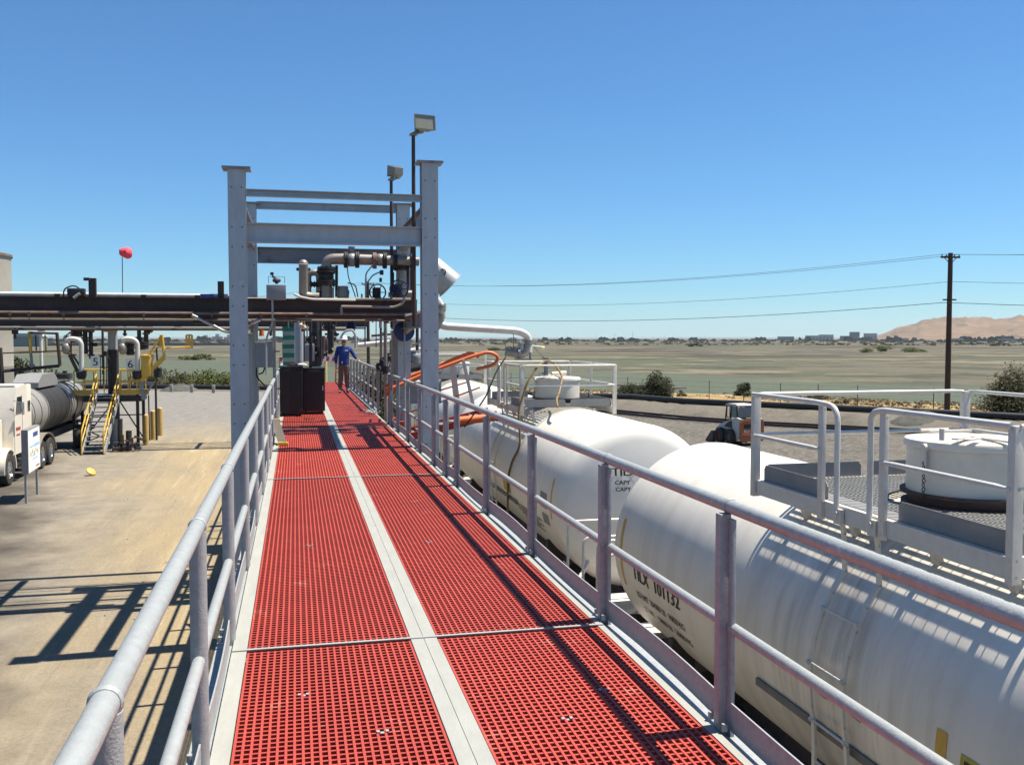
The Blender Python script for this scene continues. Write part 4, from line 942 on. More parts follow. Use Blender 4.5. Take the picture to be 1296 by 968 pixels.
mb=MB(); text(mb,'LD LMT  204000 LB   90850 KG',.115,wrap(10.55,-20.6),wide=.93,bold=.003); text(mb,'LT WT    59000 LB   26900 KG',.115,wrap(10.48,-28.6),wide=.93,bold=.003); mb.build('lettering','ink',sh1)
mb=MB(); patch(mb,-1,8.3,4.96,5.06,n=4,m=1); mb.build('orange_label','stripe',sh1)
mb=MB(); patch(mb,-9,5.4,4.32,4.83,n=6,m=1); mb.build('placard','decalyellow',sh1)
mb=MB()
for a0,a1,y0,y1 in ((3.4,4.0,4.37,4.79),(-8,4.0,4.78,4.792)): patch(mb,a0,a1,y0,y1,off=.008,n=4,m=1)
text(mb,'6',.09,wrap(4.62,-2)); mb.build('placard_lettering','ink',sh1)
mb=MB(); patch(mb,-12.8,-1,17.2,17.8,n=6,m=1); mb.build('placard','decalyellow',sh2)
mb=MB(); patch(mb,-5,6,14.5,14.9,n=6,m=1); mb.build('data_panel','toe',sh2)
mb=MB(); patch(mb,-17,-9,14.45,14.85,n=6,m=1); mb.build('data_panel','toe',sh2)
mb=MB(); 
for i in range(5): patch(mb,-18-i*2.2,-17-i*2.2,15.0+.25*(i%2),17.2-.2*i,off=.006,n=2,m=1)
mb.build('small_print','greyink',sh2)
def head(x0,z0):
    def f(x,y):
        X=x0+x; Z=z0+y; return Vector((X,13.95-headz(math.hypot(X-CX,Z-CZt))-.010,Z))
    return f
p=at(781,605,13.4)
mb=MB(); text(mb,'TILX',.175,head(p.x,p.z),wide=1.15,bold=.005); text(mb,'CAPY',.09,head(p.x+.04,p.z-.135),wide=1.1,bold=.002); text(mb,'CAPY',.09,head(p.x+.05,p.z-.24),wide=1.1,bold=.002); mb.build('lettering','ink',sh2)
# valve on the second car's hatch
g=thing('hatch_valve','small grey flanged valve standing on the second tank car hatch','valve',(5.05,18.3,3.97))
c=at(691,478,18.3); c=Vector((c.x,18.3,4.0))
mb=MB(); mb.cyl(c,c+Vector((0,0,.34)),.045,None,12)
for dz in(.02,.17,.21,.33): mb.cyl(c+Vector((0,0,dz)),c+Vector((0,0,dz+.03)),.09,None,14)
mb.build('body','greybox',g)
mb=MB(); mb.cyl(c+Vector((.12,0,.03)),c+Vector((.45,.1,.05)),.035,None,10); mb.build('branch','whitepost',g)
# brown hose looped over the rail
mb=MB(); H=[at(701,459,18.0),at(712,476,17.6),at(708,496,17.2),(4.72,16.7,3.6),(4.66,16.4,3.50)]
H2=[at(701,459,18.0),at(690,456,17.3),at(680,464,17.0),at(668,482,16.9),at(656,520,16.85),(4.06,16.85,2.92),cyl_pt(28,16.9,.03),cyl_pt(15,17.05,.03),cyl_pt(2,17.2,.03),cyl_pt(-10,17.3,.03),(3.95,17.4,1.3),(4.1,17.4,.2)]
mb.tube(bend(list(reversed([Vector(h) for h in H]))+[Vector(h) for h in H2[1:]],.12),.021,8)
tag(mb.build('brown_hose','hose'),'long brown hose looped over the second tank car railing and down its side','hose')
mb=MB(); mb.tube(bend([at(640,452,17.2),at(628,470,17.1),at(616,500,17.0),at(600,524,17.6),at(588,540,18)],.15),.014,7); tag(mb.build('black_cable','rubber'),'thin black cable drooping from the white railing to the gangway','cable')

# ------------------------------------------------------------------ things on the walkway
def cabinet(x,y,w_,d,h,lab):
    g=thing('tool_cabinet',lab,'cabinet',(x,y,WZ),'black equipment cabinets on the walkway')
    mb=MB(); mb.box((x,y,WZ+.07+(h-.07)/2),(w_,d,h-.07),bev=.015); mb.build('case','black',g)
    mb=MB(); mb.box((x,y,WZ+h+.012),(w_+.03,d+.03,.035),bev=.01); mb.build('lid','black',g)
    mb=MB(); mb.box((x-w_*.25+.005,y-d/2-.006,WZ+h*.53),(w_*.46,.012,h*.82)); mb.box((x+w_*.25-.005,y-d/2-.006,WZ+h*.53),(w_*.46,.012,h*.82)); mb.build('door','black',g)
    for s in(-1,1):
        for t in(-1,1):
            mb=MB(); mb.cyl((x+s*(w_/2-.07)-.02,y+t*(d/2-.08),WZ+.045),(x+s*(w_/2-.07)+.02,y+t*(d/2-.08),WZ+.045),.045,None,14); mb.build('castor','rubber',g)
    return g
ca=cabinet(-.105,21.9,.50,.9,1.09,'taller black cabinet against the left guard rail on the walkway')
mb=MB(); mb.cyl((.10,21.42,WZ+.10),(.10,21.36,WZ+.10),.06,None,16); mb.build('wheel','rubber',ca)
cb_=cabinet(.40,22.35,.50,.9,1.04,'slightly shorter black cabinet standing nearer the centre strip')
mb=MB(); mb.box((.60,21.88,WZ+.6),(.02,.02,.10)); mb.build('handle','chrome',cb_)
g=thing('coiled_lead','dark coiled lead and rag lying on the taller black cabinet','cable',(-.1,21.7,WZ+1.12))
mb=MB()
for i in range(4): mb.ring((-.08+.02*i,21.75,WZ+1.135+.012*i),(0.1*i,.1,1),.11-.01*i,.011,18,6)
mb.build('coil','rubber',g)
mb=MB(); mb.sphere((.12,21.7,WZ+1.15),.07,10,7,(1.3,1,.45)); mb.sphere((.2,21.75,WZ+1.14),.05,10,7,(1.2,1,.5)); mb.build('rag','white',g)
g=thing('wheel_chock_bar','grey timber prop with yellow ends leaning on the left rail','prop',(-.24,15.6,WZ))
a=at(358,563,15.6); a.z=WZ+.03; b=at(348,532,16.2)
mb=MB(); mb.beam(a,b,.13,.05,up=(0,1,0)); mb.build('bar','wood',g)
for p,dz in ((a,.0),(b,0)):
    mb=MB(); mb.box(p+Vector((0,0,.0)),(.17,.08,.06),bev=.01); mb.build('end_cap','yellow',g)
# end barrier
g=thing('barrier_board','red and white striped barrier board across the far end of the walkway','barrier',(.5,YE+.1,WZ))
z0=3.92; x0,x1=-.65,1.62; n=20; yb_=YE+.1
vsR=[];
for k,mt in ((0,'pinkboard'),(1,'signwhite')):
    mb=MB()
    for i in range(n):
        if i%2!=k: continue
        a=x0+(x1-x0)*i/n; b=x0+(x1-x0)*(i+1)/n
        mb.prism([(a,0),(b,0),(b+.05,.17),(a+.05,.17)],(0,yb_,z0-.085),(1,0,0),(0,0,1),(0,.03,0))
    mb.build('board_stripe',mt,g)
for xx in (x0+.02,x1+.06): mb=MB(); mb.box((xx,yb_,3.45),(.05,.05,1.1)); mb.build('post','galvpost',g)
g=thing('step_ladder','pale yellow pole with an orange step ladder beyond the end barrier','ladder',(1.2,39,1.8))
c=at(412,470,39); 
mb=MB(); mb.cyl((c.x,39,1.8),(c.x,39,4.5),.07,.07,10); mb.build('yellow_pole','paleyellow',g)
for dx in(0,.34):
    c=at(424,480,39.2); mb=MB(); mb.beam((c.x+dx*1.3,39.2,2.2),(c.x+.06+dx*.9,39.4,4.05),.06,.05); mb.build('stile','orange',g)
for k in range(5):
    mb=MB(); mb.box((c.x+.22,39.25,2.4+.32*k),(.38,.1,.03)); mb.build('step','orange',g)
# striped sleeve and the tall grey column
c0=at(358,412,24); c1=at(372,460,24)
g=thing('striped_banner','flat green and cream striped cloth hanging beside a tall grey column','sleeve',((c0.x+c1.x)/2,24,3.6))
for k in range(14):
    za=4.98-k*.11; mb=MB(); mb.prism([(-.145,-.055),(.145,-.055),(.145,.055),(-.145,.055)],((c0.x+c1.x)/2+.008*math.sin(k),24+.015*math.sin(k*1.7),za),(1,0,.02),(0,.04*math.sin(k),1),(0,.03,0)); mb.build('band','green' if k%2==0 else 'cream',g)
mb=MB(); mb.cyl(((c0.x+c1.x)/2,24,5.0),((c0.x+c1.x)/2,24,5.3),.02,None,8); mb.build('cord','green',g)
c=at(379,440,24.6); mb=MB(); mb.tube([(c.x,24.6,0),(c.x,24.6,5.15)],.13,16); tag(mb.build('grey_column','frame'),'smooth pale grey round column beside the green striped sleeve','column')
c=at(389,446,25.5); mb=MB(); mb.box((c.x,25.5,c.z),(.36,.3,.46),bev=.02); mb.box((c.x,25.34,c.z),(.28,.02,.36)); mb.cyl((c.x,25.5,c.z+.2),(c.x,25.5,5.1),.02,None,8); tag(mb.build('grey_panel_box','greybox'),'grey panel box hanging between the round column and the dark valve column','cabinet')
# dark valve column beyond cabinets
c=at(399,440,26)
g=thing('valve_column','dark vertical pipe column carrying bulky black valves behind the cabinets','pipework',(c.x,26,0))
mb=MB(); mb.cyl((c.x,26,0),(c.x,26,5.2),.15,None,14); mb.build('riser','dark',g)
for px,py,sx,sz in ((400,432,.5,.34),(392,440,.26,.5),(408,438,.3,.55),(400,420,.3,.2)):
    q=at(px,py,25.9); mb=MB(); mb.box((q.x,25.9,q.z),(sx,.3,sz*.8),bev=.05); mb.cyl((q.x,25.8,q.z-sz/2),(q.x,25.8,q.z+sz/2),sx*.3,None,12); mb.build('valve_body','dark' if px!=408 else 'rust',g)
mb=MB(); q=at(393,440,26); mb.cyl((q.x,26,3.0),(q.x,26,5.2),.03,None,8); mb.build('side_pipe','dark',g)
g=thing('hanging_hoses','black loading hoses and a gauge hanging left of the person','hose',(at(420,440,27).x,27,3.6))
mb=MB(); mb.tube(bend([at(426,421,27),at(419,424,27),at(415,434,27),at(416,445,27),at(420,442,27)],.2),.10,12); mb.build('hose','black',g)
mb=MB(); mb.tube(bend([at(423,405,27),at(423,425,27),at(420,430,27)],.2),.04,8); mb.sphere(at(423,428,26.9),.07,10,7); mb.box(at(420,423,27),(.4,.1,.06)); mb.build('valve_gear','dark',g)
mb=MB(); mb.tube(bend([at(431,428,28),at(436,419,28),at(446,417,28),at(450,424,28),at(450,440,28)],.2),.035,8); mb.build('silver_hose','galv',g)
# pipes running on past the person
mb=MB(); mb.cyl(at(453,437,32),at(502,432,32),.085,None,12); tag(mb.build('white_pipe','whitepipe'),'white sloping pipe just right of the person behind the far railing','pipe')
g=thing('far_pipework','tangle of dark pipes and white valves behind the gap in the right railing','pipework',(3.2,24,2.5))
for (pts,r,Y,m) in (([(487,400),(487,470)],.03,23,'galv'),([(482,402),(482,500)],.03,23.5,'dark'),([(476,402),(476,440)],.012,24,'wire'),([(495,430),(495,475)],.04,23,'steelpipe'),
    ([(470,425),(505,422)],.03,24,'dark'),([(505,446),(550,440)],.07,26,'whitepipe'),([(510,456),(545,456)],.06,24,'whitepipe'),([(528,400),(528,470)],.04,23,'dark'),([(540,395),(540,470)],.03,22,'galv'),([(520,440),(534,430),(536,450),(530,470)],.02,22,'galv'),([(505,470),(540,462)],.09,22,'dark')):
    pp('pipe',m,pts,r,.15,Y,9,g)
for px,py,s,m in ((486,458,.12,'dark'),(492,452,.1,'dark'),(525,452,.16,'greybox'),(516,462,.12,'white'),(531,466,.10,'galv'),(480,464,.09,'dark'),(497,466,.11,'whitepipe')):
    q=at(px,py,22.6); mb=MB(); mb.cyl(q-Vector((0,0,s)),q+Vector((0,0,s)),s*.8,None,10); mb.sphere(q,s,10,7); mb.build('valve',m,g)
# clutter at the gate foot
g=thing('chain_heap','small heap of grey chain on the walkway by the gate','chain',(1.7,22.0,WZ))
mb=MB()
for i in range(22): mb.ring((1.68+random.uniform(-.13,.13),22+random.uniform(-.45,.45),WZ+.025+random.uniform(0,.03)),(random.uniform(-1,1),random.uniform(-1,1),1),.035,.010,10,5)
mb.build('links','galvpost',g)

# ------------------------------------------------------------------ person
def skin(name,chains,m,parent,sub=2,root=0):
    vs=[];es=[];rs=[];idx={}
    for ch in chains:
        prev=None
        for k,r in ch:
            p=tuple(round(c,4) for c in k)
            if p not in idx: idx[p]=len(vs); vs.append(p); rs.append(r)
            i=idx[p]
            if prev is not None and prev!=i: es.append((prev,i))
            prev=i
    off=wloc(parent); me=bpy.data.meshes.new(name); me.from_pydata([(v[0]-off[0],v[1]-off[1],v[2]-off[2]) for v in vs],es,[])
    o=bpy.data.objects.new(name,me); COL.objects.link(o)
    sk=o.modifiers.new('s','SKIN'); sk.use_smooth_shade=True
    lay=me.skin_vertices[0] if me.skin_vertices else None
    if lay is None:
        bm=bmesh.new(); bm.from_mesh(me); bm.verts.layers.skin.verify(); bm.to_mesh(me); bm.free(); lay=me.skin_vertices[0]
    for i,r in enumerate(rs): lay.data[i].radius=(r if isinstance(r,tuple) else (r,r)); lay.data[i].use_root=(i==root)
    ss=o.modifiers.new('u','SUBSURF'); ss.levels=sub; ss.render_levels=sub
    dg=bpy.context.evaluated_depsgraph_get(); dg.update(); nm=bpy.data.meshes.new_from_object(o.evaluated_get(dg))
    bpy.data.objects.remove(o); nm.materials.clear(); nm.materials.append(M[m]); nm.shade_smooth()
    o=bpy.data.objects.new(name,nm); COL.objects.link(o); o.parent=parent; return o
px_,py_=1.50,30.3
pr=thing('person','person in white hard hat, blue shirt and brown trousers, gloved hand on the rail','person',(px_,py_,WZ))
def J(x,y,z): return (px_+x,py_+y,WZ+z)
hip=J(0,0,.95); wa=J(0,.01,1.08); ch_=J(0,.0,1.33); nk=J(0,0,1.50); he=J(0,-.02,1.60); ht=J(0,-.02,1.70)
shL=J(-.19,0,1.42); shR=J(.19,0,1.42); elL=J(-.25,.03,1.14); elR=J(.33,.0,1.19); wrL=J(-.25,-.06,.90); wrR=J(.43,-.10,1.06)
kL=J(-.10,-.02,.50); kR=J(.09,-.03,.50); aL=J(-.13,.02,.09); aR=J(.11,.0,.09); tL=J(-.15,-.15,.04); tR=J(.12,-.17,.04)
hL=J(-.085,0,.88); hR=J(.085,0,.88)
body=[[(hip,(.10,.07)),(wa,(.09,.07)),(ch_,(.10,.075)),(nk,.055),(he,(.075,.088)),(ht,(.07,.08))],
 [(ch_,(.10,.075)),(shL,.05),(elL,.044),(wrL,.030)],[(ch_,(.10,.075)),(shR,.05),(elR,.044),(wrR,.030)],
 [(hip,(.10,.07)),(hL,.07),(kL,.058),(aL,.045),(tL,.035)],[(hip,(.10,.07)),(hR,.07),(kR,.058),(aR,.045),(tR,.035)]]
def hand(w,d,spread,curl):
    w=Vector(w); d=Vector(d).normalized(); s=Vector(spread).normalized(); c=Vector(curl).normalized(); out=[]
    palm=w+d*.055; 
    out.append([(tuple(w),.030),(tuple(palm),.030)])
    for i,(o,l) in enumerate(((-.032,.062),(-.011,.072),(.011,.068),(.032,.055))):
        b=palm+d*.03+s*o; out.append([(tuple(palm),.030),(tuple(b),.0105),(tuple(b+d*l*.5+c*.006),.0095),(tuple(b+d*l*.8+c*.028),.008)])
    t=w+d*.03-s*.03; out.append([(tuple(w),.030),(tuple(t),.012),(tuple(t-s*.02+d*.025),.010),(tuple(t-s*.022+d*.045+c*.012),.008)])
    return out
body+=hand(wrL,(0,-.05,-1),(0,1,0),(0.6,0,0)); 
skin('body',body,'skin',pr)
skin('glove',hand(wrR,(.7,-.25,-.45),(.1,1,0),(0,0,-1)),'glove',pr,2); skin('glove',hand(wrL,(0,-.05,-1),(0,1,0),(0.6,0,0)),'glove',pr,2)
skin('shirt',[[(J(0,0,.86),(.18,.14)),(J(0,0,.96),(.175,.135)),(J(0,0,1.14),(.175,.135)),(ch_,(.20,.14)),(J(0,0,1.44),(.13,.10)),(J(0,0,1.51),(.068,.068))],[(ch_,(.195,.135)),(shL,.083),(elL,.064),(J(-.25,-.05,.93),.05)],[(ch_,(.195,.135)),(shR,.083),(elR,.064),(J(.41,-.08,1.08),.05)]],'shirt',pr)
skin('trousers',[[(J(0,0,.95),(.15,.12)),(J(0,0,.88),(.165,.125)),(J(-.09,0,.80),.105),(kL,.085),(J(-.13,.02,.14),.075)],[(J(0,0,.88),(.165,.125)),(J(.09,0,.80),.105),(kR,.085),(J(.11,0,.14),.075)]],'trouser',pr)
skin('boot',[[(J(-.13,.03,.12),.058),(J(-.13,.03,.05),.052),(tL,.048)]],'boot',pr); skin('boot',[[(J(.11,.02,.12),.058),(J(.11,.01,.05),.052),(tR,.048)]],'boot',pr)
mb=MB(); c=Vector(ht)+Vector((0,.0,.01)); mb.lathe([(.115,-.01),(.125,.0),(.118,.015),(.112,.05),(.09,.10),(.05,.125),(0,.132)],24,'Z',c,False); mb.box(c+Vector((0,-.12,.0)),(.15,.08,.012),bev=.004); mb.build('hard_hat','hat',pr)
mb=MB(); c=Vector(he)+Vector((0,-.085,0)); mb.box(c+Vector((-.032,.0,.035)),(.045,.02,.022),bev=.004); mb.box(c+Vector((.032,.0,.035)),(.045,.02,.022),bev=.004); mb.box(c+Vector((0,0,.042)),(.12,.012,.008)); mb.build('glasses','black',pr)
mb=MB(); mb.sphere(c+Vector((0,-.012,.005)),.016,8,6,(.8,1,1.3)); mb.box(c+Vector((0,0,-.045)),(.045,.012,.010),bev=.003); mb.sphere(c+Vector((-.078,.08,.01)),.025,8,6,(.4,.7,1.2)); mb.sphere(c+Vector((.078,.08,.01)),.025,8,6,(.4,.7,1.2)); mb.build('nose_mouth_ears','skin',pr)
mb=MB(); mb.box(J(.08,-.135,1.36),(.10,.008,.05)); mb.box(J(-.06,-.14,.98),(.03,.008,.05)); mb.build('chest_badge','signwhite',pr)
# ------------------------------------------------------------------ far rack and truck loading tower
fr2=thing('pipe_rack','farther rusty pipe rack at the truck loading tower with the numbers 5 and 6','pipe rack',(-8,43,0))
part('main_beam','rust',lambda b:b.ibeam((-40,42,5.42),(3.1,42,5.42),.34,.2,.03,.02),fr2)
part('rear_beam','rust',lambda b:b.ibeam((-40,44.4,5.42),(3.1,44.4,5.42),.30,.2,.03,.02),fr2)
for i in range(14): part('cross_member','rust',lambda b:b.ibeam((-38+i*3,42.1,5.3),(-38+i*3,44.3,5.3),.16,.12),fr2)
for y,z,r,m in ((42.2,5.64,.05,'whitepipe'),(42.7,5.68,.09,'rust'),(43.2,5.66,.07,'steelpipe'),(43.8,5.67,.08,'dark'),(41.9,5.19,.04,'steelpipe'),(42.3,5.12,.05,'rust')):
    part('lagged_pipe',m,lambda b:b.cyl((-40,y,z),(2.6,y,z),r,None,10),fr2)
for i,px in enumerate((18,28,33,45,52,62,70,78,92,105,118,126,166,180,188)):
    q=at(px,399,42.6); s=.07+.05*((i*7)%3)/2
    part('rack_valve',['dark','rust','galv'][i%3],lambda b:(b.box((q.x,42.6,5.82+s*.6),(s*1.6,.2,s*1.6),bev=.02),b.cyl((q.x-s*1.6,42.6,5.8),(q.x+s*1.6,42.6,5.8),s*.5,None,8),b.cyl((q.x,42.6,5.7),(q.x,42.6,5.95+s),.025,None,6)),fr2)
for px in (19,):
    q=at(px,420,42.2); part('hanging_valve','rust',lambda b:(b.box((q.x,42.2,5.02),(.22,.2,.2),bev=.03),b.cyl((q.x,42.2,4.72),(q.x,42.2,5.2),.05,None,8)),fr2)
TZp=2.30
tw=thing('loading_tower','truck loading tower with yellow railings, steep stairs and number signs 5 and 6','loading platform',(-7.6,44,0))
def tp(nm,m,fn,par=None):
    mb=MB(); fn(mb); return mb.build(nm,m,par or tw)
c=at(143,450,44); xc=c.x
tp('column','galvpost',lambda b:b.cyl((xc,44,0),(xc,44,5.1),.20,None,16))
tp('column_sleeve','dark',lambda b:b.cyl((xc,44,1.2),(xc,44,4.25),.235,None,16))
tp('column_head','steelpipe',lambda b:b.lathe([(.26,5.02),(.34,5.15),(.36,5.5),(.22,5.72),(.08,5.78),(0,5.80)],18,'Z',(xc-.03,44-.25,0)))
XL=at(90,500,43.2).x; XR=at(177,500,43.2).x
tp('deck','toe',lambda b:b.box(((XL+XR)/2,44.0,TZp-.03),(XR-XL,1.7,.06)))
tp('deck_beam','dark',lambda b:(b.box(((XL+XR)/2+.3,43.12,TZp-.17),(XR-XL-.4,.1,.24)),b.box(((XL+XR)/2,44.9,TZp-.17),(XR-XL,.1,.24)),b.box((XL,44,TZp-.17),(.1,1.7,.24)),b.box((XR,44,TZp-.17),(.1,1.7,.24))))
tp('toe_plate','yellow',lambda b:b.box(((XL+XR)/2-1.15,43.1,TZp+.12),(1.35,.03,.22))); tp('toe_plate','yellow',lambda b:b.box(((XL+XR)/2+1.15,43.1,TZp+.12),(1.25,.03,.22)))
sx0=at(123,498,43).x; sx1=at(151,498,43).x
for a,b_ in ((XL+.15,sx0-.06),(sx1+.06,XR)):
    for y in (43.1,44.85):
        tp('railing','yellow',lambda b:[b.cyl((a,y,z),(b_,y,z),.027,None,8) for z in (TZp+.55,TZp+1.05)]+[b.cyl((x,y,TZp),(x,y,TZp+1.05),.025,None,8) for x in (a,(a+b_)/2,b_)])
tp('rear_railing','yellow',lambda b:[b.cyl((sx0,44.85,z),(sx1,44.85,z),.027,None,8) for z in (TZp+.55,TZp+1.05)])
for s,x0 in (('5',at(120.5,457,43).x),('6',at(164.5,460,43).x)):
    z=at(120 if s=='5' else 164,457.5 if s=='5' else 460.5,43).z
    pl_=tp('number_sign','plate',lambda b:b.box((x0,43.04,z),(.36,.02,.46)))
    mb=MB(); vs,fs=textgeo(s,.46,'CENTER'); mb.add([Vector((x0+x*1.05,43.026,z-.165+y)) for x,y in vs],fs); mb.add([Vector((x0+x*1.05+.012,43.0265,z-.165+y)) for x,y in vs],fs); mb.build('numeral','ink',pl_)
# stairs
bl=at(104,577,40.8);br=at(132,580,40.8)
B0=Vector((bl.x,40.8,0));B1=Vector((br.x,40.8,0));T0=Vector((sx0,43.0,TZp));T1=Vector((sx1,43.0,TZp))
for a,b_ in ((B0,T0),(B1,T1)):
    tp('stair_stringer','galv',lambda b:b.beam(a,b_,.05,.20))
    o=Vector((0,-.05,.95)); tp('stair_handrail','yellow',lambda b:(b.tube(bend([a+Vector((0,-.1,.05)),a+o,b_+o,b_+Vector((0,.1,.1))],.12),.030,9),b.tube([a+o*.55,b_+o*.55],.026,9),[b.cyl(a.lerp(b_,t),a.lerp(b_,t)+o,.025,None,8) for t in (.25,.5,.75)]))
for i in range(12):
    t=(i+.6)/12.2; p=B0.lerp(T0,t);q=B1.lerp(T1,t); tp('tread','toe',lambda b:b.box((p+q)/2,((q-p).length,.22,.035)))
for (a,b_) in (((XL+.1,43.2,0),(XL+.1,43.2,TZp)),((XR-.1,43.2,0),(XR-.1,43.2,TZp)),((XL+.1,44.8,0),(XL+.1,44.8,TZp)),((XR-.1,44.8,0),(XR-.1,44.8,TZp))):
    tp('leg','dark',lambda b:b.beam(a,b_,.12,.12))
tp('bracing','dark',lambda b:(b.beam((XL+.1,44.8,.2),(xc,44.8,TZp-.2),.05,.05),b.beam((XR-.1,44.8,.2),(xc,44.8,TZp-.2),.05,.05),b.beam((XR-.1,44.8,1.3),(XL+.1,44.8,1.3),.05,.05),b.beam(B0.lerp(T0,.2)+Vector((0,.5,0)),B1.lerp(T1,.62)+Vector((0,-.2,-.6)),.04,.04),b.beam(B1.lerp(T1,.2)+Vector((0,.5,0)),B0.lerp(T0,.62)+Vector((0,-.2,-.6)),.04,.04)))
# V bracket
tp('bracket','greybox',lambda b:(b.beam(at(179,484,43),at(181,505,43),.12,.12),b.beam(at(181,505,43),at(193,486,43),.08,.08),b.beam(at(176,484,43),at(195,484,43),.05,.07),b.beam(at(150,502,43.4),at(181,502,43.4),.05,.07)))
tp('rear_post','dark',lambda b:(b.cyl(at(197,484,46),(at(197,484,46).x,46,0),.05,None,8),b.cyl(at(188,500,46),(at(188,484,46).x,46,0),.03,None,8)))
# folding yellow cage on the right
fg=thing('folding_cage','yellow folding access cage raised at the right of the tower railings','gangway',(at(182,480,43).x,43,TZp))
for pts,r in ((([(178,482),(208,452)]),.10),):
    mb=MB(); mb.beam(at(*pts[0],43),at(*pts[1],43),.10,.20); mb.build('arm','yellow',fg)
mb=MB()
for a,b_,r in (((188,449),(205,424),.05),((205,424),(208,452),.06),((203,424),(203,440),.035),((208,441),(240,439),.035),((178,482),(182,450),.06),((182,450),(194,450),.05),((194,450),(190,470),.04),((206,432),(195,446),.03)): mb.cyl(at(*a,43),at(*b_,43),r,None,8)
for x in (236,239.5,243): 
    mb.cyl(at(x,424,43.2),at(x,441,43.2),.045,None,8)
mb.cyl(at(236,424,43.2),at(243,424,43.2),.03,None,8); mb.build('cage_tube','yellow',fg)
mb=MB(); mb.box(at(184,451,42.9),(.42,.3,.12),bev=.04); mb.box(at(185,464,43),(.36,.28,.8),bev=.03); mb.build('counterweight_box','yellow',fg)
mb=MB(); q=at(200,472,43); mb.lathe([(.10,-.2),(.17,-.14),(.17,.14),(.10,.2)],14,'Z',q); mb.cyl(q,at(198,440,43),.035,None,8); mb.build('counterweight','black',fg)
def tarm(px,flip,lab):
    g=thing('truck_loading_arm',lab,'loading arm',(at(px,475,43).x,43,TZp),'loading arms on the truck tower')
    s=-1 if flip else 1
    mb=MB(); mb.tube(bend([at(px,470,43),at(px,430,43),at(px-s*18,428,43),at(px-s*20,440,43)],.5,8),.10,12); mb.build('arm_pipe','whitepipe' ,g)
    mb=MB(); q=at(px,474,43); mb.lathe([(.13,-.2),(.2,-.1),(.22,.12),(.14,.16)],14,'Z',q); mb.build('foot_cup','black',g)
    mb=MB(); q=at(px-s*19,441,43); mb.sphere(q,.24,12,8,(.8,.8,1.1)); mb.cyl(q,at(px-s*19,448,43),.10,None,10); mb.build('swivel_joint','steelpipe',g)
tarm(174,False,'white hooked truck loading arm beside the number 6 sign'); tarm(103,False,'white hooked truck loading arm left of the number 5 sign')
def vcl(name,lab,cells):
    g=thing(name,lab,'valve',(at(cells[0][0],0,43.5).x,43.6,3.5),'valve clusters hung under the far rack')
    for (px,py,w_,h) in cells:
        q=at(px,py,43.6); mb=MB(); k=.0365
        mb.cyl(q-Vector((0,0,h*k/2)),q+Vector((0,0,h*k/2)),w_*k*.3,None,10)
        for dz in (-.4,.1,.42): mb.cyl(q+Vector((0,0,h*k*dz)),q+Vector((0,0,h*k*dz+.07)),w_*k*.5,None,12)
        mb.build('valve_body',random.choice(['dark','dark','rust']),g)
    return g
vcl('valve_cluster','dark hanging valve cluster left of the tower column above sign 5',[(93,424,10,18),(100,420,12,12),(108,432,9,30),(115,436,8,34),(112,417,14,6),(120,437,6,3),(97,412,12,5)])
vcl('valve_cluster','dark hanging valve cluster right of the tower column above sign 6',[(176,420,8,24),(185,426,9,26),(180,438,14,9),(165,442,14,14),(158,418,5,14),(190,416,7,10)])
g=thing('steering_wheel_valve','dark handwheel rails standing on the tower deck right of sign 5','valve',(at(133,460,43.6).x,43.6,TZp))
mb=MB()
for x in (127,131,135,139): mb.cyl(at(x,450,43.6),at(x,487,43.6),.022,None,7)
mb.cyl(at(125,450,43.6),at(140,450,43.6),.03,None,7); mb.ring(at(132,458,43.5),(0,1,0),.26,.022,20,6); mb.sphere(at(133,447,43.6),.10,8,6); mb.build('valve_frame','dark',g)
mb=MB(); P=[at(84,424,43),at(84,448,43),at(97,449,43),at(96,424,43)]
mb.tube([P[0],P[1],P[2]],.03,7); mb.tube([at(90,420,43),at(90,449,43)],.03,7); mb.tube([at(84,424,43),at(91,420,43)],.03,7); mb.beam(at(88,449,43),at(102,478,43),.05,.14); mb.beam(at(92,449,43),at(108,474,43),.04,.08)
tag(mb.build('folded_cage','rust'),'rusty folded access cage over the rear of the tanker','gangway')
g=MB(); 
for a,b_,r in (((0,470),(75,463),.07),((37,421),(73,422),.05),((72,421),(76,463),.07),((0,447),(84,444),.03),((45,424),(46,444),.03)): g.cyl(at(*a,44),at(*b_,44),r,None,8)
g.cyl(at(0,440,44),at(3,487,44),.09,None,8)
o=thing('swing_frame','rusty brown rectangular swing frame with a yellow upright above the tanker','frame',(at(40,440,44).x,44,3.3)); g.build('frame','rust',o)
g=MB(); g.cyl(at(37,420,44),at(39,447,44),.07,None,8); g.cyl(at(57,424,44),at(58,444,44),.04,None,8); g.build('yellow_upright','yellow',o)
g=MB(); g.cyl(at(39,447,44),at(41,466,44),.06,None,8); g.build('lower_upright','greybox',o)
g=thing('lamp_post','slim white post with a pale square head behind the tanker','post',(at(52,440,52).x,52,0))
mb=MB(); mb.cyl((g.location.x,52,0),(g.location.x,52,at(52,420,52).z),.08,None,10); mb.build('pole','white',g)
mb=MB(); q=at(53,417,52); mb.box(q,(.36,.3,.22),bev=.04); mb.build('head','white',g)
g=thing('distant_shed','low blue-grey shed far behind the tanker, between the silo and the white post','shed',(at(35,428,700).x,700,-1))
mb=MB(); q=at(35,426,700); mb.box((q.x,700,q.z/2-.5),(22,12,q.z+1)); mb.build('wall','bldB',g); mb=MB(); mb.prism([(-11.5,0),(11.5,0),(8,2.2),(-8,2.2)],(q.x,693,q.z),(1,0,0),(0,0,1),(0,14,0)); mb.build('roof','bldC',g)

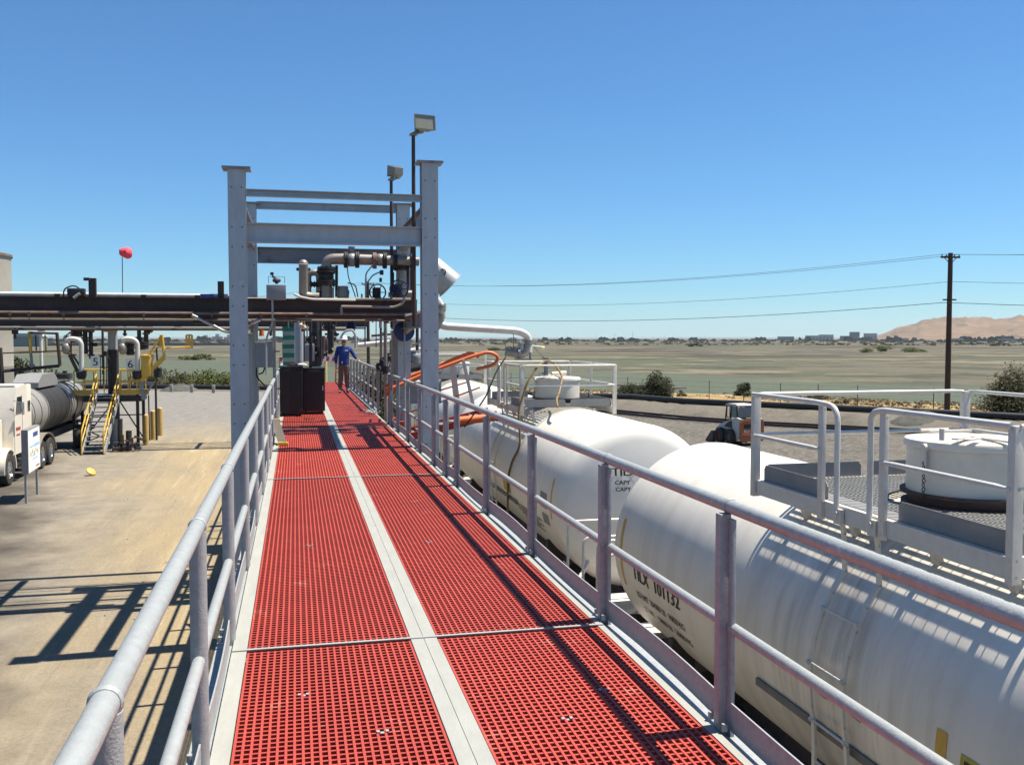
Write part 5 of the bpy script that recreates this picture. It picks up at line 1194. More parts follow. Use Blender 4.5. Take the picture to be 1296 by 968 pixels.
# pink windsock
q=at(155,375,42); 
g=thing('windsock','pink windsock puffed up on a thin pole above the far rack','windsock',(q.x,42,5.7))
mb=MB(); mb.tube([(q.x,42,5.6),(q.x+.02,42,8.15)],.018,6); mb.build('pole','wire',g)
c=at(156,320,42); mb=MB()
rnd=random.Random(5); prof=[(0.0,-.24),(.10,-.235),(.17,-.18),(.22,-.06),(.235,.05),(.20,.16),(.13,.225),(.0,.25)]
o0=len(mb.v); mb.lathe([(r,h) for r,h in prof],20,'X',(0,0,0),False)
mb.v=[(c.x+.10+v[0]*(1.05),c.y+v[1]*(1+.12*math.sin(v[0]*20)),c.z+v[2]*(1+.10*math.sin(v[0]*13+v[1]*11))-.10*v[0]) for v in mb.v]; mb.build('sock','pink',g)
# silo
q=at(11,322,58); g=thing('storage_silo','tall pale round silo cut by the left edge of the view','silo',(q.x-3.6,58,0))
zt=q.z
mb=MB(); mb.lathe([(3.6,0),(3.6,zt*.33),(3.615,zt*.335),(3.6,zt*.34),(3.6,zt*.66),(3.615,zt*.665),(3.6,zt*.67),(3.6,zt-.1)],64,'Z',(q.x-3.6,58,0),False); mb.build('shell','silo',g)
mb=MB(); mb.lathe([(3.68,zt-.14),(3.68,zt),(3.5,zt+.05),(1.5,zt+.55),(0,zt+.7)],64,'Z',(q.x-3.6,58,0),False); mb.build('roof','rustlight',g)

# ------------------------------------------------------------------ tanker truck
tk=thing('tanker_truck','parked tanker truck, white cab and ribbed grey tank trailer under the loading tower','truck',(-10.1,38,0))
def kp(nm,m,fn,par=None):
    mb=MB(); fn(mb); return mb.build(nm,m,par or tk)
tx=-10.1; xs=-9.02
cab=kp('cab','white',lambda b:(b.prism([(0,0),(1.75,0),(1.75,2.25),(1.45,2.28),(0.5,2.2),(.1,1.3)],(tx-1.03,33.25,.92),(0,1,0),(0,0,1),(2.1,0,0))))
kp('roof','white',lambda b:b.box((tx+.02,34.35,3.17),(2.0,1.15,.06),bev=.025),cab)
kp('sleeper','white',lambda b:b.box((tx+.01,35.35-.12,2.02),(2.14,.55,2.28),bev=.05))
kp('bonnet','white',lambda b:b.prism([(0,0),(1.65,0),(1.65,1.15),(.25,.95),(0,.7)],(tx-.75,31.6,.95),(0,1,0),(0,0,1),(1.5,0,0)))
kp('mudguard','white',lambda b:[b.add(*(lambda vs:(vs,[(i*4+j,i*4+(j+1)%4,(i+1)*4+(j+1)%4,(i+1)*4+j) for i in range(12) for j in range(4)]+[(0,1,2,3),(51,50,49,48)]))([ (x,32.9+math.cos(a)*(.62+dr),.52+math.sin(a)*(.62+dr)) for a in [R_(-5+195*i/12) for i in range(13)] for x,dr in ((tx+.62*s,0),(tx+1.08*s,0),(tx+1.08*s,.06),(tx+.62*s,.06))])) for s in(-1,1)])
kp('side_window','glass',lambda b:b.prism([(.25,0),(.95,0),(.95,.55),(.45,.55)],(tx+1.072,33.35,2.25),(0,1,0),(0,0,1),(.012,0,0)))
kp('sleeper_window','glass',lambda b:b.box((tx+1.085,35.15,2.42),(.014,.30,.36),bev=.005))
kp('door_seam','toe',lambda b:(b.box((tx+1.074,34.35,1.9),(.01,.02,1.9)),b.box((tx+1.074,33.42,1.75),(.01,.02,1.5))),cab)
kp('exhaust_stack','chrome',lambda b:(b.cyl((tx+1.0,34.82,1.0),(tx+1.0,34.82,3.0),.045,None,12),b.box((tx+1.05,34.82,2.2),(.02,.14,1.1),bev=.005)))
kp('mirror','chrome',lambda b:(b.box((tx+1.35,33.4,2.45),(.05,.18,.42),bev=.02),b.cyl((tx+1.05,33.45,2.7),(tx+1.35,33.4,2.62),.012,None,6),b.cyl((tx+1.05,33.45,2.2),(tx+1.35,33.4,2.28),.012,None,6)))
kp('fuel_tank','chrome',lambda b:b.cyl((tx+.85,34.3,.62),(tx+.85,35.8,.62),.30,None,24))
kp('step','dark',lambda b:(b.box((tx+1.0,33.95,.42),(.25,.5,.05)),b.box((tx+1.0,34.0,.72),(.2,.5,.05))))
kp('door_lettering_panel','redpaint',lambda b:(b.box((tx+1.076,33.85,1.75),(.006,.5,.10)),b.box((tx+1.076,33.85,1.55),(.006,.4,.05))),cab)
kp('chassis','dark',lambda b:(b.box((tx,34.8,.72),(.85,6.8,.26)),b.box((tx,41.5,.85),(.9,8.2,.3)),b.box((tx,37.0,1.0),(1.0,1.4,.12))))
kp('rear_mudguard','steelpipe',lambda b:[b.add(*(lambda vs:(vs,[(i*4+j,i*4+(j+1)%4,(i+1)*4+(j+1)%4,(i+1)*4+j) for i in range(10) for j in range(4)]+[(0,1,2,3),(43,42,41,40)]))([ (x,37.5+math.cos(a)*(1.25+dr),.45+math.sin(a)*(.78+dr)) for a in [R_(5+165*i/10) for i in range(11)] for x,dr in ((tx+.55*s,0),(tx+1.10*s,0),(tx+1.10*s,.03),(tx+.55*s,.03))])) for s in(-1,1)])
def wheel(x,y,s,r=.52,dual=True):
    w_=.28
    g=kp('wheel','rubber',lambda b:b.lathe([(.30,-w_/2),(r-.04,-w_/2),(r,-w_/2+.04),(r,w_/2-.04),(r-.04,w_/2),(.30,w_/2)],28,'X',(x,y,r),False))
    kp('rim','chrome',lambda b:(b.lathe([(.30,w_/2-.02),(.28,w_/2-.06),(.2,w_/2-(.12 if dual else .02)),(.12,w_/2-(.12 if dual else .02)),(.10,w_/2),(0,w_/2+.02)] if s>0 else [(.30,-w_/2),(.2,-w_/2+.05),(0,-w_/2)],24,'X',(x,y,r),False),[b.cyl((x+s*w_/2*.5,y+.17*math.cos(k*.785),r+.17*math.sin(k*.785)),(x+s*(w_/2+.01),y+.17*math.cos(k*.785),r+.17*math.sin(k*.785)),.016,None,6) for k in range(8)]),g)
for y in (32.9,): wheel(tx+.93,y,1,dual=False); wheel(tx-.93,y,-1)
for y in (36.9,38.1,43.4,44.6):
    for s in(-1,1): wheel(tx+s*.93,y,s)
def tprof(ya,yb,r): return [(0.001,ya-.28),(r*.5,ya-.24),(r*.85,ya-.12),(r,ya)]+[(r,ya+(yb-ya)*i/8) for i in range(1,8)]+[(r,yb),(r*.85,yb+.12),(r*.5,yb+.24),(0.001,yb+.28)]
tr=kp('tank','trailer',lambda b:b.lathe(tprof(36.3,45.3,.93),48,'Y',(tx,0,1.98),False))
for i in range(10): kp('rib','dark',lambda b:b.ring((tx,36.5+i*.96,1.98),(0,1,0),.930,.020,48,6),tr)
kp('dark_spill_band','dark',lambda b:b.lathe([(.934,38.6),(.936,39.2),(.936,41.3),(.934,41.9)],48,'Y',(tx,0,1.98),False),tr)
kp('spill_box','toe',lambda b:b.prism([(0,0),(2.9,0),(2.9,.25),(2.4,.50),(.6,.50),(0,.2)],(tx-.35,38.6,2.86),(0,1,0),(0,0,1),(.9,0,0)))
kp('hatch','steelpipe',lambda b:(b.cyl((tx+.1,42.3,2.85),(tx+.1,42.3,3.08),.26,None,20),b.box((tx,42.0,2.93),(.7,5.4,.05))))
kp('rear_box','dark',lambda b:(b.box((tx+.1,44.6,3.07),(.55,.9,.26),bev=.03),b.cyl((tx+.1,44.9,3.1),(tx+.1,44.9,3.3),.08,None,10)))
kp('side_ladder','galv',lambda b:(b.beam((tx+.5,37.2,1.2),(tx+.5,36.6,2.9),.04,.04),b.beam((tx+.9,37.2,1.2),(tx+.6,36.6,2.9),.04,.04)))
kp('bumper','rust',lambda b:(b.box((tx,46.0,.7),(2.1,.12,.2)),b.box((tx+.8,45.8,1.0),(.1,.5,.5)),b.box((tx,45.4,1.05),(1.9,1.6,.06))))
kp('landing_leg','dark',lambda b:(b.beam((tx+.6,39.6,.1),(tx+.6,39.6,1.1),.1,.1),b.beam((tx-.6,39.6,.1),(tx-.6,39.6,1.1),.1,.1),b.box((tx+.6,39.6,.06),(.24,.24,.04))))

# notice board
g=thing('notice_board','white notice board with a dark blue heading on two grey posts beside the road','sign',(-7.58,29.9,0))
d=Vector((-.12,1.82,0)).normalized(); n_=Vector((d.y,-d.x,0)); c=Vector((-7.57,29.95,0)); Lb=1.75
def bp(u,z,off=0): return c+d*u+n_*off+Vector((0,0,z))
mb=MB(); mb.add([bp(-Lb/2,.84,-.17),bp(Lb/2,.84,-.17),bp(Lb/2,2.12,-.17),bp(-Lb/2,2.12,-.17),bp(-Lb/2,.84,.0),bp(Lb/2,.84,.0),bp(Lb/2,2.12,.0),bp(-Lb/2,2.12,.0)],[(3,2,1,0),(4,5,6,7),(0,1,5,4),(1,2,6,5),(2,3,7,6),(3,0,4,7)]); mb.build('frame','toe',g)
def quad(mb,u0,u1,z0,z1,off): mb.add([bp(u0,z0,off),bp(u1,z0,off),bp(u1,z1,off),bp(u0,z1,off)],[(0,1,2,3)])
mb=MB(); quad(mb,-Lb/2+.03,Lb/2-.03,.87,2.09,.004); mb.build('face','signwhite',g)
mb=MB(); quad(mb,-.15,.55,1.85,1.98,.008); mb.build('heading_bar','signblue',g)
mb=MB(); quad(mb,0,.75,1.56,1.64,.008); quad(mb,-.65,-.1,1.58,1.62,.008); quad(mb,-.3,.2,1.3,1.33,.008); quad(mb,-.3,.5,1.2,1.23,.008); mb.build('text_line','signlight',g)
mb=MB(); quad(mb,.2,.7,.94,.98,.008); mb.build('footer_line','redpaint',g)
mb=MB(); [quad(mb,-.55+.25*i,-.45+.25*i,1.32+.06*(i%2),1.44+.05*(i%2),.008) for i in range(5)]; mb.build('symbols','decalyellow',g)
for u in (-.82,.80):
    mb=MB(); mb.beam(bp(u,0,-.09),bp(u,.86,-.09),.06,.06); mb.build('post','galvpost',g)
# bollards
for i,(px,py,pt,lab) in enumerate(((185,563,523,'yellow bollard nearest the stairs of the loading tower'),(194,556,519,'middle one of the three yellow bollards'),(203,551,515,'yellow bollard farthest from the stairs, nearest the open road'))):
    d_=4.75*FPX/(py-428); r=_F+_R*((px-648)/FPX)-_U*((py-484)/FPX); t=-CZ/r.z; x,y=r.x*t,r.y*t
    h=4.75*(1-(pt-428)/(py-428))
    if i==0: b0=thing('bollard',lab,'bollard',(x,y,0),'yellow bollards'); mb=MB(); mb.lathe([(.125,0),(.125,1.28),(.115,1.33),(.07,1.37),(0,1.385)],20,'Z',(x,y,0),False); mb.build('post','bollard',b0)
    else: q=dup(b0,None,(x,y,0)); retag(q,lab)
mb=MB(); mb.lathe([(.17,-.03),(.175,-.01),(.16,.02),(.10,.045),(0,.05)],20,'Z',(0,0,0)); _q=Matrix.Rotation(R_(38),3,'Y')@Matrix.Rotation(R_(20),3,'X'); mb.v=[tuple(_q@Vector(v)+Vector((-6.95,34.6,.14))) for v in mb.v]; tag(mb.build('yellow_cap','yellow'),'small yellow cap lying tilted on the dirt road','cap')
g=thing('hose_stand','low brown hose stand and drain pipes beside the foot of the tower stairs','pipework',(-6.6,41.8,0))
for pts,m,r in (([(152,548),(150,565),(158,577)],'yellow',.04),([(156,550),(156,570)],'yellow',.035),([(160,565),(180,567)],'galv',.05),([(163,545),(163,572)],'dark',.12),([(170,552),(185,558)],'rust',.05),([(152,530),(152,572)],'dark',.10)):
    pp('pipe',m,pts,r,.1,41.8,8,g)
for px,py,s in ((160,566,.22),(168,562,.2),(155,572,.18),(174,568,.16),(147,570,.2)):
    q=at(px,py,41.5); q.z=max(q.z,.15); mb=MB(); mb.cyl(q-Vector((s*.7,0,0)),q+Vector((s*.7,0,0)),s*.38,None,10); mb.cyl(q-Vector((s*.7,0,0)),q-Vector((s*.55,0,0)),s*.6,None,12); mb.cyl(q+Vector((s*.55,0,0)),q+Vector((s*.7,0,0)),s*.6,None,12); mb.cyl(q,q+Vector((0,0,s*1.3)),s*.16,None,8); mb.ring(q+Vector((0,0,s*1.3)),(0,0,1),s*.5,s*.08,14,5); mb.build('fitting',random.choice(['dark','rust','galvpost']),g)

M['rim']=mat('dull_red_rim',(.20,.07,.055),.7,0,(.12,.06,.05),9,.8)
# ------------------------------------------------------------------ skid steer loader
LX,LY,LZ=21.72,43.15,-.55; th=R_(6)
ld=thing('skid_steer_loader','small white and orange skid steer loader parked on the gravel yard','loader',(LX,LY,LZ))
Rm=Matrix.Rotation(th,3,'Z')
def L3(x,y,z): return Rm@Vector((x,y,z))+Vector((LX,LY,LZ))
def lb(nm,m,fn,par=None):
    mb=MB(); fn(mb); mb.v=[tuple(L3(*v)) for v in mb.v]; return mb.build(nm,m,par or ld)
body=lb('body','lowhite',lambda b:(b.prism([(-1.15,.35),(-1.15,1.15),(-.55,1.22),(.2,.95),(.95,.55),(.95,.3)],(-.45,0,0),(0,1,0),(0,0,1),(.9,0,0))))
for s in(-1,1):
    lb('lift_arm','lowhite',lambda b:b.prism([(-1.2,.85),(-1.2,1.32),(-.85,1.38),(-.55,1.30),(.35,1.05),(.98,.75),(1.1,.45),(.95,.42),(.7,.68),(.1,.78),(-.5,.72),(-.75,.62),(-.82,.30),(-1.1,.30)],(s*.58-.07,0,0),(0,1,0),(0,0,1),(.14,0,0)))
    lb('arm_recess','black',lambda b:b.prism([(-.52,.82),(-.48,1.22),(-.1,1.10),(.25,.86)],(s*.655-.004,0,0),(0,1,0),(0,0,1),(.008,0,0)))
    for y in (-.45,.5):
        w_=lb('wheel','rubber',lambda b:b.lathe([(.19,-.13),(.36,-.13),(.40,-.09),(.40,.09),(.36,.13),(.19,.13)],24,'X',(s*.70,y,.40),False))
        lb('rim','rim' if y>0 else 'rustlight',lambda b:b.lathe([(.20,s*.10),(.18,s*.04),(.07,s*.04),(.06,s*.09),(0,s*.10)],18,'X',(s*.70,y,.40),False),w_)
lb('rear_door','loorange',lambda b:(b.prism([(-.60,.22),(.60,.22),(.66,.45),(.66,1.16),(-.66,1.16),(-.66,.45)],(0,-1.30,0),(1,0,0),(0,0,1),(0,.14,0))))
lb('engine_hood','loorange',lambda b:b.prism([(-.64,1.17),(.64,1.17),(.56,1.30),(-.56,1.30)],(0,-1.32,0),(1,0,0),(0,0,1),(0,.62,0)))
lb('rear_grille','black',lambda b:(b.box((0,-1.306,.98),(1.0,.01,.20)),[b.box((0,-1.0+.08*k,1.305),(.9,.03,.012)) for k in range(-3,4)]))
lb('lettering','signwhite',lambda b:text(b,'863',.20,lambda x,y:Vector((-.50+x,-1.3085,.66+y)),wide=1.1,bold=.006))
lb('letter_panel','loorange',lambda b:(b.box((.10,-1.303,.73),(1.1,.006,.24))))
lb('bumper_lip','loorange',lambda b:b.box((0,-1.33,.56),(1.16,.06,.05),bev=.01))
cabf=lb('cab','dark',lambda b:([b.beam((s*.42,-.62,1.2),(s*.42,-.55,1.93),.06,.06) for s in(-1,1)],[b.beam((s*.42,.52,1.0),(s*.42,.36,1.93),.05,.05) for s in(-1,1)],[b.beam((s*.42,.0,1.2),(s*.42,-.05,1.93),.05,.05) for s in(-1,1)]))
lb('cab_roof','lowhite',lambda b:b.prism([(-.66,1.92),(.42,1.92),(.44,1.97),(.2,2.02),(-.5,2.02),(-.66,1.96)],(-.46,0,0),(0,1,0),(0,0,1),(.92,0,0)),cabf)
lb('rear_window','cabglass',lambda b:b.prism([(-.40,1.34),(.40,1.34),(.38,1.86),(-.38,1.86)],(0,-.63,0),(1,0,0),(0,0,1),(0,.015,0)),cabf)
lb('side_window','cabglass',lambda b:(b.prism([(-.56,1.34),(-.08,1.34),(-.10,1.88),(-.53,1.88)],(-.43,0,0),(0,1,0),(0,0,1),(.012,0,0)),b.prism([(-.56,1.34),(-.08,1.34),(-.10,1.88),(-.53,1.88)],(.42,0,0),(0,1,0),(0,0,1),(.012,0,0))),cabf)
lb('seat','black',lambda b:(b.box((0,-.1,1.0),(.5,.5,.12),bev=.03),b.box((0,-.32,1.3),(.5,.12,.6),bev=.04)))
lb('guard_loop','black',lambda b:b.tube(bend([(-.46,.02,1.9),(-.46,.02,1.3),(-.46,.30,1.3),(-.46,.28,1.9)],.1),.022,8),cabf)
lb('bucket','lobucket',lambda b:(b.prism([(1.05,.05),(1.75,.0),(1.78,.04),(1.25,.55),(1.08,.58)],(-.80,0,0),(0,1,0),(0,0,1),(.03,0,0)),b.prism([(1.05,.05),(1.75,.0),(1.78,.04),(1.25,.55),(1.08,.58)],(.77,0,0),(0,1,0),(0,0,1),(.03,0,0)),b.prism([(1.05,.03),(1.75,-.0),(1.75,.03),(1.10,.08),(1.12,.56),(1.06,.58)],(-.77,0,0),(0,1,0),(0,0,1),(1.54,0,0))))
lb('light','black',lambda b:(b.box((.66,-.75,1.42),(.10,.1,.14),bev=.02),b.cyl((.62,-.75,1.3),(.66,-.75,1.4),.015,None,6)))

# ------------------------------------------------------------------ pipeline, fence, poles, wires
mb=MB(); Q=[Vector((p.x,p.y,.30)) for p in PIPE]; mb.tube(Q,.21,14); tag(mb.build('black_pipeline','black'),'long black pipeline lying along the top of the soil berm','pipeline')
fn=[(10,113),(16,105),(22.5,97.5),(29,89.5),(35.7,76.5),(39.6,71),(43.7,66.2),(47,61.4),(50.8,57),(55,51),(59,45),(64,37),(69,28),(74,19)]
fe=thing('chain_link_fence','low wire fence with thin posts between the berm and the marsh','fence',(35.7,76.5,-.75))
FP=[]
for (x0,y0),(x1,y1) in zip(fn,fn[1:]):
    n=max(1,round(math.hypot(x1-x0,y1-y0)/4.2))
    for k in range(n): FP.append(Vector((x0+(x1-x0)*k/n,y0+(y1-y0)*k/n,-.75)))
for p in FP:
    mb=MB(); mb.cyl(p-Vector((0,0,.2)),p+Vector((0,0,1.75)),.035,.03,7); mb.build('post','dark',fe)
for h in (.3,.75,1.2,1.62):
    mb=MB(); mb.tube([p+Vector((0,0,h)) for p in FP],.007,4); mb.build('strand','wire',fe)
def upole(x,y,zb,zt,lab):
    g=thing('utility_pole',lab,'utility pole',(x,y,zb),'utility poles along the marsh')
    mb=MB(); mb.cyl((x,y,zb-.3),(x,y,zt),.21,.16,14); mb.build('pole','pole',g)
    dd=Vector((.93,-.12,0)).normalized()  # across the line
    a=Vector((x,y,zt-.30))
    mb=MB(); mb.beam(a-dd*.72,a+dd*.72,.11,.13); mb.beam(a-dd*.5,a-Vector((0,0,.5)),.04,.04); mb.beam(a+dd*.5,a-Vector((0,0,.5)),.04,.04); mb.build('cross_arm','pole',g)
    mb=MB(); mb.beam(Vector((x,y,zt-3.35))-dd*.5,Vector((x,y,zt-3.35))+dd*.5,.08,.1); mb.build('cross_arm','pole',g)
    for s in (-.65,-.3,.3,.65):
        mb=MB(); mb.cyl(a+dd*s,a+dd*s+Vector((0,0,.22)),.045,.03,8); mb.build('insulator','dark',g)
    return a,dd
P1=at(1197,428,59); px1=46.0;py1=58.6
d1=px1*math.sin(YAW)+py1*math.cos(YAW); zt1=CZ+(428-321)/FPX*d1
def ptop(x,y): return x,y
poles=[]
poles.append(upole(px1,py1,-.8,zt1,'tall dark wooden utility pole standing right of the white tank platforms'))
x2,y2=8.2,109; d2=x2*math.sin(YAW)+y2*math.cos(YAW); zt2=CZ+(428-357)/FPX*d2
poles.append(upole(x2,y2,-.8,zt2,'distant dark utility pole seen under the rack right of the person'))
poles.append(upole(-30,160,-.8,zt2,'farthest utility pole hidden behind the rack on the left'))
poles.insert(0,upole(84,8.5,-.8,zt1+.3,'utility pole beyond the right edge carrying the wires on'))
lv=[(-.65,.2,'topmost left'),(.65,.2,'topmost right'),(0,-1.75,'middle'),(-.42,-3.25,'lowest')]
for s,dz,lab in lv:
    pts=[]
    for (a,da),(b,db) in zip(poles,poles[1:]):
        p=a+da*s+Vector((0,0,dz));q=b+db*s+Vector((0,0,dz)); n=16
        for i in range(n+(b is poles[-1][0])): t=i/n; v=p.lerp(q,t); v.z-=4*1.15*t*(1-t); pts.append(v)
    a,da=poles[-1]; e=a+Vector((-60,72,0)); pts.append(e+da*s+Vector((0,0,dz-.2)))
    mb=MB(); mb.tube(pts,.014 if s!=-.42 else .022,5); tag(mb.build('power_line','wire'),{'topmost left':'topmost overhead power wire on the near side of the cross arms','topmost right':'topmost overhead power wire on the far side of the cross arms','middle':'middle overhead wire strung between the utility poles','lowest':'lowest and thickest overhead wire strung between the utility poles'}[lab],'wire','overhead wires between the poles')
# kerb posts in front of the berm, left
for i,(px,lab) in enumerate(((215,'leftmost pale low post in front of the berm beyond the road'),(243,'middle pale low post in front of the berm beyond the road'),(272,'pale low post in front of the berm nearest the left portal column'))):
    q=at(px,500,86.0+ -0*i)
    if i==0: k0=thing('barrier_post',lab,'post',(q.x,87-i*1.2,-.05),'low pale posts in front of the berm'); mb=MB(); mb.box((q.x,87,.32),(.26,.26,.74),bev=.02); mb.build('post','concrete',k0)
    else: o=dup(k0,None,(q.x,87-i*1.2,-.05)); retag(o,lab)
strip('concrete_edge',PIPE,0,0,0,0,M['concrete'],prof=[(-3.9,.0),(-4.1,.07),(-4.5,.07),(-4.52,.0)][:4],sub=1) if False else None
def pile(x,y,z,r,h,lab,m):
    mb=MB(); pr=[]; rnd=random.Random(int(x*10)); n=28; vs=[(x,y,z+h)]; fs=[]
    for k in range(1,8):
        for j in range(n):
            a=2*math.pi*j/n; rr=r*k/7; hh_=h*(1-(k/7)**1.5)+ (rnd.uniform(-.05,.05) if k<7 else -.15); vs.append((x+rr*math.cos(a)*1.5,y+rr*math.sin(a),z+hh_))
    for j in range(n): fs.append((0,1+j,1+(j+1)%n))
    for k in range(6):
        for j in range(n): fs.append((1+k*n+j,1+(k+1)*n+j,1+(k+1)*n+(j+1)%n,1+k*n+(j+1)%n))
    mb.add(vs,fs); tag(mb.build('gravel_pile',m),lab,'gravel pile')
M['grey_gravel']=groundmat('grey_gravel',[(.12,.12,.105),(.08,.08,.07)],[((1,1,1),2,.45,.6,.8)],bump=1,fine=9)[0]
q=at(229,492,89); pile(q.x,88.5,-.35,1.6,1.0,'grey gravel pile against the berm behind the low pale posts','grey_gravel')
pile(36.3,48.4,-.5,1.7,.95,'dark gravel heap on the berm slope left of the utility pole','grey_gravel')

# ------------------------------------------------------------------ vegetation
def leafmat(n,c,c2,c3=None):
    m=mat(n,c,.85,0,c2,1.4,.9,c3=c3,s3=.9,t3=.58,spec=.2); return m
M['leaf']=leafmat('leaf_green',(.042,.048,.019),(.026,.03,.012),(.06,.06,.028))
M['leaf2']=leafmat('leaf_olive',(.075,.072,.030),(.045,.046,.02),(.10,.09,.045))
M['leaf3']=leafmat('leaf_bright',(.10,.12,.032),(.055,.07,.02),(.15,.15,.05))
def bush(x,y,z,rx,rz,n,lab,m='leaf',ls=.16,grp=None,name='bush',seed=1,trunk=True,cat='bush',flat=.8):
    rnd=random.Random(seed); g=thing(name,lab,cat,(x,y,z),grp); mb=MB()
    cl=[]
    for i in range(max(7,int(n/130))):
        while True:
            u=Vector((rnd.uniform(-1,1),rnd.uniform(-1,1),rnd.uniform(-.1,1)))
            if .5<u.length<1: break
        k=rnd.uniform(.20,.40); cl.append((Vector((x+u.x*rx*.75,y+u.y*rx*.75*flat,z+.1+max(0,u.z)*rz*.86)),k))
    vs=[];fs=[]
    for i in range(n):
        c,k=cl[rnd.randrange(len(cl))]; v=Vector((rnd.gauss(0,1),rnd.gauss(0,1),rnd.gauss(0,1))).normalized()*(rnd.random()**.4)
        p=c+Vector((v.x*k*rx,v.y*k*rx,v.z*k*rz*.9)); p.z=max(p.z,z+.02)
        a=Vector((rnd.gauss(0,1),rnd.gauss(0,1),rnd.gauss(0,1))).normalized(); b=a.orthogonal().normalized(); s=ls*rnd.uniform(.7,1.5)
        o=len(vs); vs+=[p-a*s*.5,p+b*s*.28,p+a*s*.6,p-b*s*.28]; fs.append((o,o+1,o+2,o+3))
    mb.add(vs,fs); mb.build('crown',m,g,smooth=None)
    if trunk:
        mb=MB()
        for k in range(7):
            e=cl[k%len(cl)][0]; s=Vector((x+rnd.uniform(-.15,.15),y,z-.1)); mb.tube([s,s.lerp(e,.5)+Vector((rnd.uniform(-.1,.1),0,.1)),e],[.06*rz/2+.02,.035,.012],6)
        mb.build('stem','pole',g)
    return g
BG='bushes along the fence and berm'
def gp(px,py,z):
    r=_F+_R*((px-648)/FPX)-_U*((py-484)/FPX); t=(z-CZ)/r.z; return r.x*t,r.y*t
for i,(px,py,z,rx,rz,n,lab,m) in enumerate((
  (831,503,-.8,1.95,2.3,7200,'largest round dark bush beyond the second tank car platform','leaf'),
  (804,503,-.8,1.9,1.35,4200,'lower wide dark bush left of the largest round bush','leaf'),
  (942,501,-.8,1.05,1.25,2200,'small round dark bush beyond the loader','leaf'),
  (1282,524,-.8,2.9,3.4,9500,'large olive bush cut by the right edge, right of the utility pole','leaf2'),
  (1004,509,-.8,1.0,.45,420,'low yellow-green scrub on the verge right of the loader','leaf3'),
  (1035,506,-.8,1.3,.5,420,'low grey-green scrub on the verge behind the white rails','leaf2'),
  (1065,512,-.8,.7,.5,300,'small brown-green scrub tuft near the fence','leaf2'),
  (950,503,-.8,1.2,.5,420,'low olive scrub beside the small round bush','leaf3'),
  (862,502,-.8,.6,.7,260,'small upright shrub right of the largest round bush','leaf2'))):
    x,y=gp(px,py,z); bush(x,y,z,rx,rz,n,lab,m,.17,BG,seed=20+i)
for i,(px,Y,zt,rx,n,lab,m) in enumerate((
  (208,104,2.35,4.2,3000,'tall ragged bush behind the yellow folding cage','leaf2'),
  (248,106,1.55,3.6,3000,'broad green bush behind the berm left of the portal column','leaf3'),
  (283,106,.95,2.2,1400,'small bright bush close to the left portal column','leaf3'),
  (228,103,.9,2.6,1200,'low grey-green bush between the two broader ones','leaf2'),
  (35,92,3.2,4.4,3400,'dark tall bush behind the cab of the tanker','leaf'),
  (12,95,2.2,3.4,1800,'dark bush at the left edge behind the silo','leaf'),
  (330,100,.9,3.0,1200,'low bush seen between the column and the meter cabinet','leaf3'))):
    q=at(px,480,Y); bush(q.x,Y,-1.0,rx,zt+1.0,n,lab,m,.26,'bushes behind the berm on the left',seed=40+i)
q=at(468,470,56); bush(q.x,56,-.6,2.5,3.9,4200,'tall dark green bush behind the person and the far railing','leaf',.2,None,seed=60)
q=at(505,480,60); bush(q.x,60,-.6,1.8,2.2,1500,'green bush behind the gap in the right railing','leaf3',.2,None,seed=61)
for i,(px,d,rx,rz,m) in enumerate(((1115,330,9,3.0,'leaf3'),(1155,340,10,2.6,'leaf3'),(640,420,9,2.5,'leaf2'),(880,600,6,2.5,'leaf'),(250,260,6,1.4,'leaf3'))):
    q=at(px,428,d); bush(q.x,d,-1,rx,rz,700,['pale green scrub patch far out in the marsh left of the pole','second pale scrub patch in the marsh behind the utility pole','olive scrub patch far out beyond the loading arm','lone dark shrub far out in the marsh','small green patch in the marsh behind the yellow cage'][i],m,.8,'scrub patches in the marsh',seed=70+i,trunk=False,name='marsh_scrub')
# marsh grass as countless tufts
rnd=random.Random(11); vs=[];fs=[];ms=[]
Pm=[]
for i in range(6000):
    k=rnd.random(); seg=rnd.randrange(len(PIPE)-1); p=PIPE[seg].lerp(PIPE[seg+1],rnd.random())
    t=(PIPE[seg+1]-PIPE[seg]).normalized(); nn=Vector((-t.y,t.x,0)); d=4+ rnd.random()*15
    q=p+nn*d+t*rnd.uniform(-6,6); dens=NZ.noise(Vector((q.x*.05,q.y*.05,0)))
    if d>18 and dens<-.25: continue
    d+=8; q=p+nn*d+t*rnd.uniform(-6,6); z=-.68 if d<14 else -.74 if d<20 else -.82
    if d<18 and rnd.random()<.3: continue
    h=(.12 if d<18 else .20)*rnd.uniform(.5,1.25); wdt=.10 if d<18 else .26
    mi=(2 if rnd.random()<.85 else 1) if d<18 else (0 if dens>.08 else 1 if rnd.random()<.6 else 2)
    for b in range(3):
        a=rnd.uniform(0,6.28); u=Vector((math.cos(a),math.sin(a),0)); o=len(vs)
        c=Vector((q.x,q.y,z))+u*rnd.uniform(0,.2); vs+=[c-u*wdt*.5,c+u*wdt*.5,c+u*wdt*rnd.uniform(-.6,.6)+Vector((-u.y*h*rnd.uniform(-1.3,1.3),u.x*h*rnd.uniform(-1.3,1.3),h*.8))]; fs.append((o,o+1,o+2)); ms.append(mi)
mb=MB(); mb.v=[tuple(v) for v in vs]; mb.f=fs; mb.m=ms
M['grassA']=mat('grass_green',(.24,.24,.14),.9,0,(.19,.19,.11),.2,.8,spec=.1); M['grassB']=mat('grass_dull',(.28,.235,.16),.9,0,(.22,.18,.125),.2,.8,spec=.1); M['grassC']=mat('grass_straw',(.38,.29,.155),.9,0,(.28,.21,.11),.3,.8,spec=.1)
